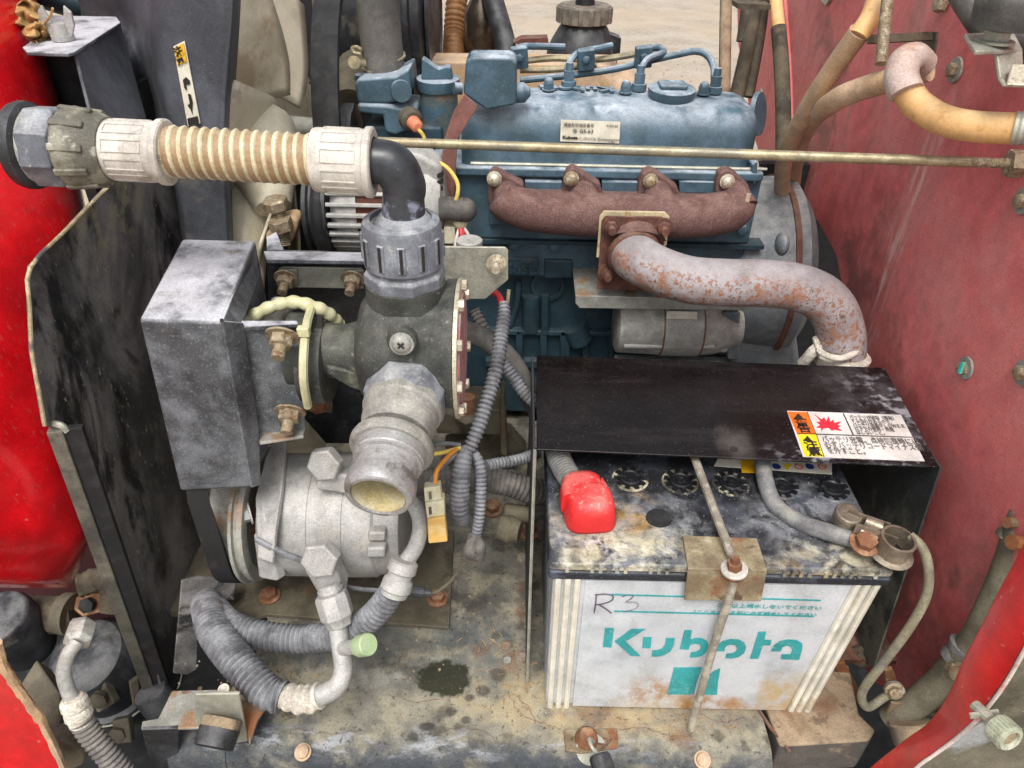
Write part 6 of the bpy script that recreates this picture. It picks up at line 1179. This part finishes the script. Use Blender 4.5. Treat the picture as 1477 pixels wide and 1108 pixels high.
# dark frame bits behind the looms
FB = thing('engine_mount', 'dark engine mount bracket with a rusty stud, deep behind the looms', 'engine mount', P(690, 600, d=.82))
g = G(); g.plate([(630, 590), (722, 592), (724, 622), (722, 628), (630, 626)], .05, Y=.70); g.plate([(722, 570), (728, 570), (732, 660), (722, 656)], .03, Y=.69); part(g, 'mount_bracket', m_plate, FB, bevel=.002)
g = G(); g.tube([P(675, 572, Y=.70), P(675, 605, Y=.70)], .0085, 12, n=6, corr=(.002, .0006)); part(g, 'stud', m_rust, FB); bolt(FB, P(674, 606, Y=.698), (0, -.3, 1), .0145, m_plate, 'bare')
g = G(); g.plate([(640, 640), (735, 622), (760, 650), (740, 676), (650, 684)], .02, Y=.73); solo(g, 'cast_web', m_plate, 'dusty dark cast web behind the hanging looms', 'casting', bevel=.003)
g = G(); g.lathe([(0, .012), (.01, .014), (.02, .010)], P(722, 760, d=.73), (1, -.3, 0), 14); g.tube(D((728, 738, .76), (765, 742, .76)), .009, 12)
solo(g, 'brake_union', m_plate, 'rusty union lying on the deck below the fat loom', 'union')
g = G(); g.box((-.34, 1.0, 0), (.60, 1.015, .325)); solo(g, 'rear_bulkhead', m_belt, 'dark bulkhead closing the bay behind the engine block', 'bulkhead')
g = G(); g.plate([(748, 935), (760, 935), (760, 955), (748, 955)], .003, Z=.004) if False else g.lathe([(0, .006), (.004, .006)], P(753, 806, Z=.002), (0, 0, 1), 6)
solo(g, 'deck_bolt', m_bolt, 'small bright bolt on the deck beside the left flange of the cover', 'bolt')
for x, y, r in ((730, 932, .0045), (753, 948, .005), (732, 953, .004)):
    g = G(); g.lathe([(0, r), (.0014, r), (.0014, r*.6), (.0006, r*.55)], P(x, y, Z=.001), (0, 0, 1), 18); part(g, 'drip_ring', m_galvr, deck)

# ================================================================= LOWER LEFT
FI = thing('fuel_filter', 'grimy black round filter body with wire clips at the lower left', 'filter', P(160, 970, d=0.850))
g = G(); c = P(150, 960, d=0.870); g.lathe([(-.13, .052), (-.04, .055), (-.037, .060), (-.023, .060), (-.020, .054), (.016, .052), (.038, .042), (.046, .028)], c, (-.15, -.35, 1), 44); part(g, 'filter_body', m_blk, FI)
for h, r in ((-.030, .0608), (-.075, .0565)):
    u, v, n = axes((-.15, -.35, 1)); g = G(); g.tube([c+n*h+(u*math.cos(a)+v*math.sin(a))*r for a in np.linspace(0, 2*math.pi, 25)], .0013, 6, n=2); part(g, 'wire_clip', m_galv, FI)
for x, y, dd in ((145, 1006, 0.820), (172, 1056, 0.825)): bolt(FI, P(x, y, d=dd), (.1, -1, .4), .010, m_plate, 'bare')
g = G(); g.quad(D((120, 990, 0.830), (150, 985, 0.820), (165, 1015, 0.820), (140, 1030, 0.820)), .01); g.quad(D((160, 1040, 0.820), (185, 1035, 0.820), (190, 1072, 0.820), (166, 1074, 0.820)), .01); g.quad(D((186, 985, 0.830), (200, 976, 0.835), (205, 1015, 0.840), (192, 1020, 0.830)), .008); part(g, 'cast_lugs', m_plate, FI, bevel=.002)
g = G(); g.quad(D((108, 862, 0.845), (130, 856, 0.840), (148, 862, 0.840), (146, 884, 0.835), (118, 892, 0.835), (104, 880, 0.840)), .02); part(g, 'rusty_square', m_rust, FI, bevel=.003)
bolt(FI, P(128, 872, d=0.835), (0, -.8, .6), .009, m_belt, 'bare')
g = G(); g.tube(D((30, 885, 0.870), (60, 885, 0.860), (92, 888, 0.850), (112, 884, 0.850)), [.021, .020, .022, .018], 14, wrinkle=.06); part(g, 'side_pipe', m_darkhose, FI)
g = G(); g.lathe([(-.006, .023), (.008, .024)], P(97, 885, d=0.845), (1, -.1, 0), 24); part(g, 'side_nut', m_plate, FI)
g = G(); g.tube(D((120, 845, 0.850), (150, 835, 0.850), (165, 850, 0.850), (160, 880, 0.850)), .015, 12, wrinkle=.1); part(g, 'grimy_lump', m_darkhose, FI)
WP = thing('white_bent_pipe', 'pale bent pipe with hex nut curving into a ribbed hose, lower left', 'pipe', P(105, 960, d=.6))
c = P(115, 914, d=.615); g = G(); g.lathe([(-.010, .0105), (-.004, .0118), (.008, .0115), (.011, .007)], c, P(108, 932, d=.60)-P(118, 900, d=.62), 6); part(g, 'hex_nut', m_alu, WP, bevel=.001)
g = G(); g.tube(D((112, 925, .605), (98, 945, .60), (92, 970, .60), (98, 995, .605), (106, 1012, .61)), [.0055, .0057, .0058, .0058, .0060], 18); part(g, 'bent_tube', m_alu2, WP)
pa, pb = P(104, 1006, d=.607), P(118, 1042, d=.615); dd = (pb-pa).normalized(); L = (pb-pa).length
g = G(); g.lathe([(0, .008), (.003, .0105), (L*.35, .0110), (L*.42, .0092), (L*.5, .0105), (L*.72, .0110), (L*.8, .0098), (L, .0096)], pa, dd, 30); part(g, 'crimp_collar', m_crust, WP)
loom([(114, 1032, .613), (130, 1058, .618), (152, 1085, .622), (185, 1125, .63)], .0100, 'lower_corrugated_hose', 'brown grey ribbed hose leaving the lower left corner under the pale pipe', m_loom2, (.0046, .0018), 20, 'hose')
g = G(); g.quad(D((20, 1000, .70), (52, 950, .72), (86, 1000, .70), (88, 1060, .69), (60, 1075, .68)), .03); g.tube(D((90, 1090, .68), (110, 1060, .70)), .02, 10); solo(g, 'olive_casting', m_plate, 'dusty olive casting between the red corner and the ribbed hose', 'casting', bevel=.005)
g = G(); g.lathe([(-.06, .030), (-.02, .034), (.01, .034), (.02, .030)], P(8, 900, d=.82), (0, -.2, 1), 32); solo(g, 'dark_filter_can', m_blk, 'dark cylinder edge beside the red corner at the lower left', 'canister', bevel=.004)

LB = thing('foot_bracket', 'flat galvanised bracket carrying the rubber stop at the lower left of the deck', 'bracket', P(270, 1010, d=.66))
g = G(); zq = P(260, 1015, d=.665).z
g.prism(PL([(248, 996), (330, 994), (352, 1000), (352, 1040), (290, 1050), (203, 1052), (205, 1040), (228, 1036)], Z=zq), (0, 0, -.003)); part(g, 'top_plate', m_galvr, LB, bevel=.001)
g = G(); g.quad([P(203, 1053, Z=zq), P(258, 1051, Z=zq), P(256, 1130, d=.70), P(226, 1130, d=.69)], .004); part(g, 'dark_web', m_blk, LB, bevel=.001)
g = G(); g.plate([(281, 1002), (345, 1001), (357, 1070), (300, 1078), (282, 1040)], .003, Y=.350); part(g, 'stop_plate', m_galv, LB, bevel=.001)
g = G(); c = P(322, 1036, Y=.350); g.lathe([(0, .0165), (.003, .0168), (.020, .0160), (.022, .0145)], c, (-.15, -1, -.45), 32); part(g, 'rubber_block', m_beam, LB)
g = G(); g.lathe([(.008, .0170), (.0225, .0164), (.0235, .0145)], c, (-.15, -1, -.45), 32); part(g, 'worn_black_face', m_black, LB)
g = G(); g.quad(D((340, 1000, .66), (352, 990, .665), (385, 1020, .66), (372, 1040, .655), (360, 1075, .65)), .006); g.lathe([(0, .009), (.008, .008)], P(349, 998, d=.655), (0, -.5, 1), 12); part(g, 'rusty_gusset', m_holdr, LB, bevel=.002)
g = G(); g.lathe([(0, .006), (.012, .005)], P(328, 1000, d=.655), (0, -.3, 1), 14); part(g, 'pin', m_crust, LB)
prof2 = [(.390, -.001), (.369, -.001)]+[(.369-.0235*math.sin(R(a)), -.0245+.0235*math.cos(R(a))) for a in range(10, 91, 10)]+[(.3455, -.16), (.352, -.16), (.352, -.024), (.368, -.009), (.390, -.009)]
g = G(); g.rings([[Vector((x, y, z)) for y, z in prof2] for x in np.linspace(-.305, -.2525, 6)]); part(g, 'front_fascia', m_deck, deck)

# latch
GT = thing('ground_terminal', 'grey bolted cable terminal where the thin dusty cable meets the frame', 'terminal', P(1288, 998, d=.66))
g = G(); g.lathe([(-.002, .0085), (.002, .0085)], P(1290, 996, d=.66), (-.2, -1, .4), 24); g2 = part(g, 'ring_lug', m_galv, GT); bolt(GT, P(1290, 996, d=.657), (-.2, -1, .4), .006, m_zincbolt, 'hex')
g = G(); g.plate([(1276, 968), (1288, 965), (1300, 998), (1300, 1020), (1282, 1018)], .004, Y=.405); part(g, 'lug_bracket', m_holdr, GT, bevel=.001)
LT = thing('latch', 'rusty slotted latch plate on the front of the deck with a bent wire ring', 'latch', P(855, 1060, Z=0))
g = G(); g.prism(PL([(813, 1052), (890, 1050), (892, 1078), (838, 1086), (816, 1082)], Z=.004), (0, 0, -.003)); part(g, 'latch_plate', m_holdr, LT, bevel=.001)
g = G(); g.lathe([(0, .011), (.003, .0105), (.009, .0075), (.010, .004)], P(846, 1066, Z=.004), (.1, -.2, 1), 20); part(g, 'rusty_head', m_rust, LT)
g = G(); g.tube(PL([(863, 1064), (876, 1066), (876, 1073), (864, 1073), (858, 1068)], Z=.0045), .001, 6); part(g, 'slot_edge', m_rustdk, LT)
g = G(); c = P(852, 1080, d=.67); g.lathe([(0, .014), (.002, .0138)], c, (.1, -.7, .7), 28); part(g, 'grey_washer', m_galv, LT)
g = G(); g.tube(D((856, 1070, .66), (850, 1066, .652), (854, 1078, .645), (864, 1090, .645)), .0018, 8); part(g, 'wire_ring', m_galv, LT)
g = G(); a, b = P(864, 1088, d=.645), P(878, 1135, d=.63); g.lathe([(0, .008), (.002, .0095), (.05, .010)], a, b-a, 24); part(g, 'black_grip', m_black, LT)
g = G(); g.tube(PL([(640, 862+10), (700, 880)], Z=.001), .0004, 4, n=2)
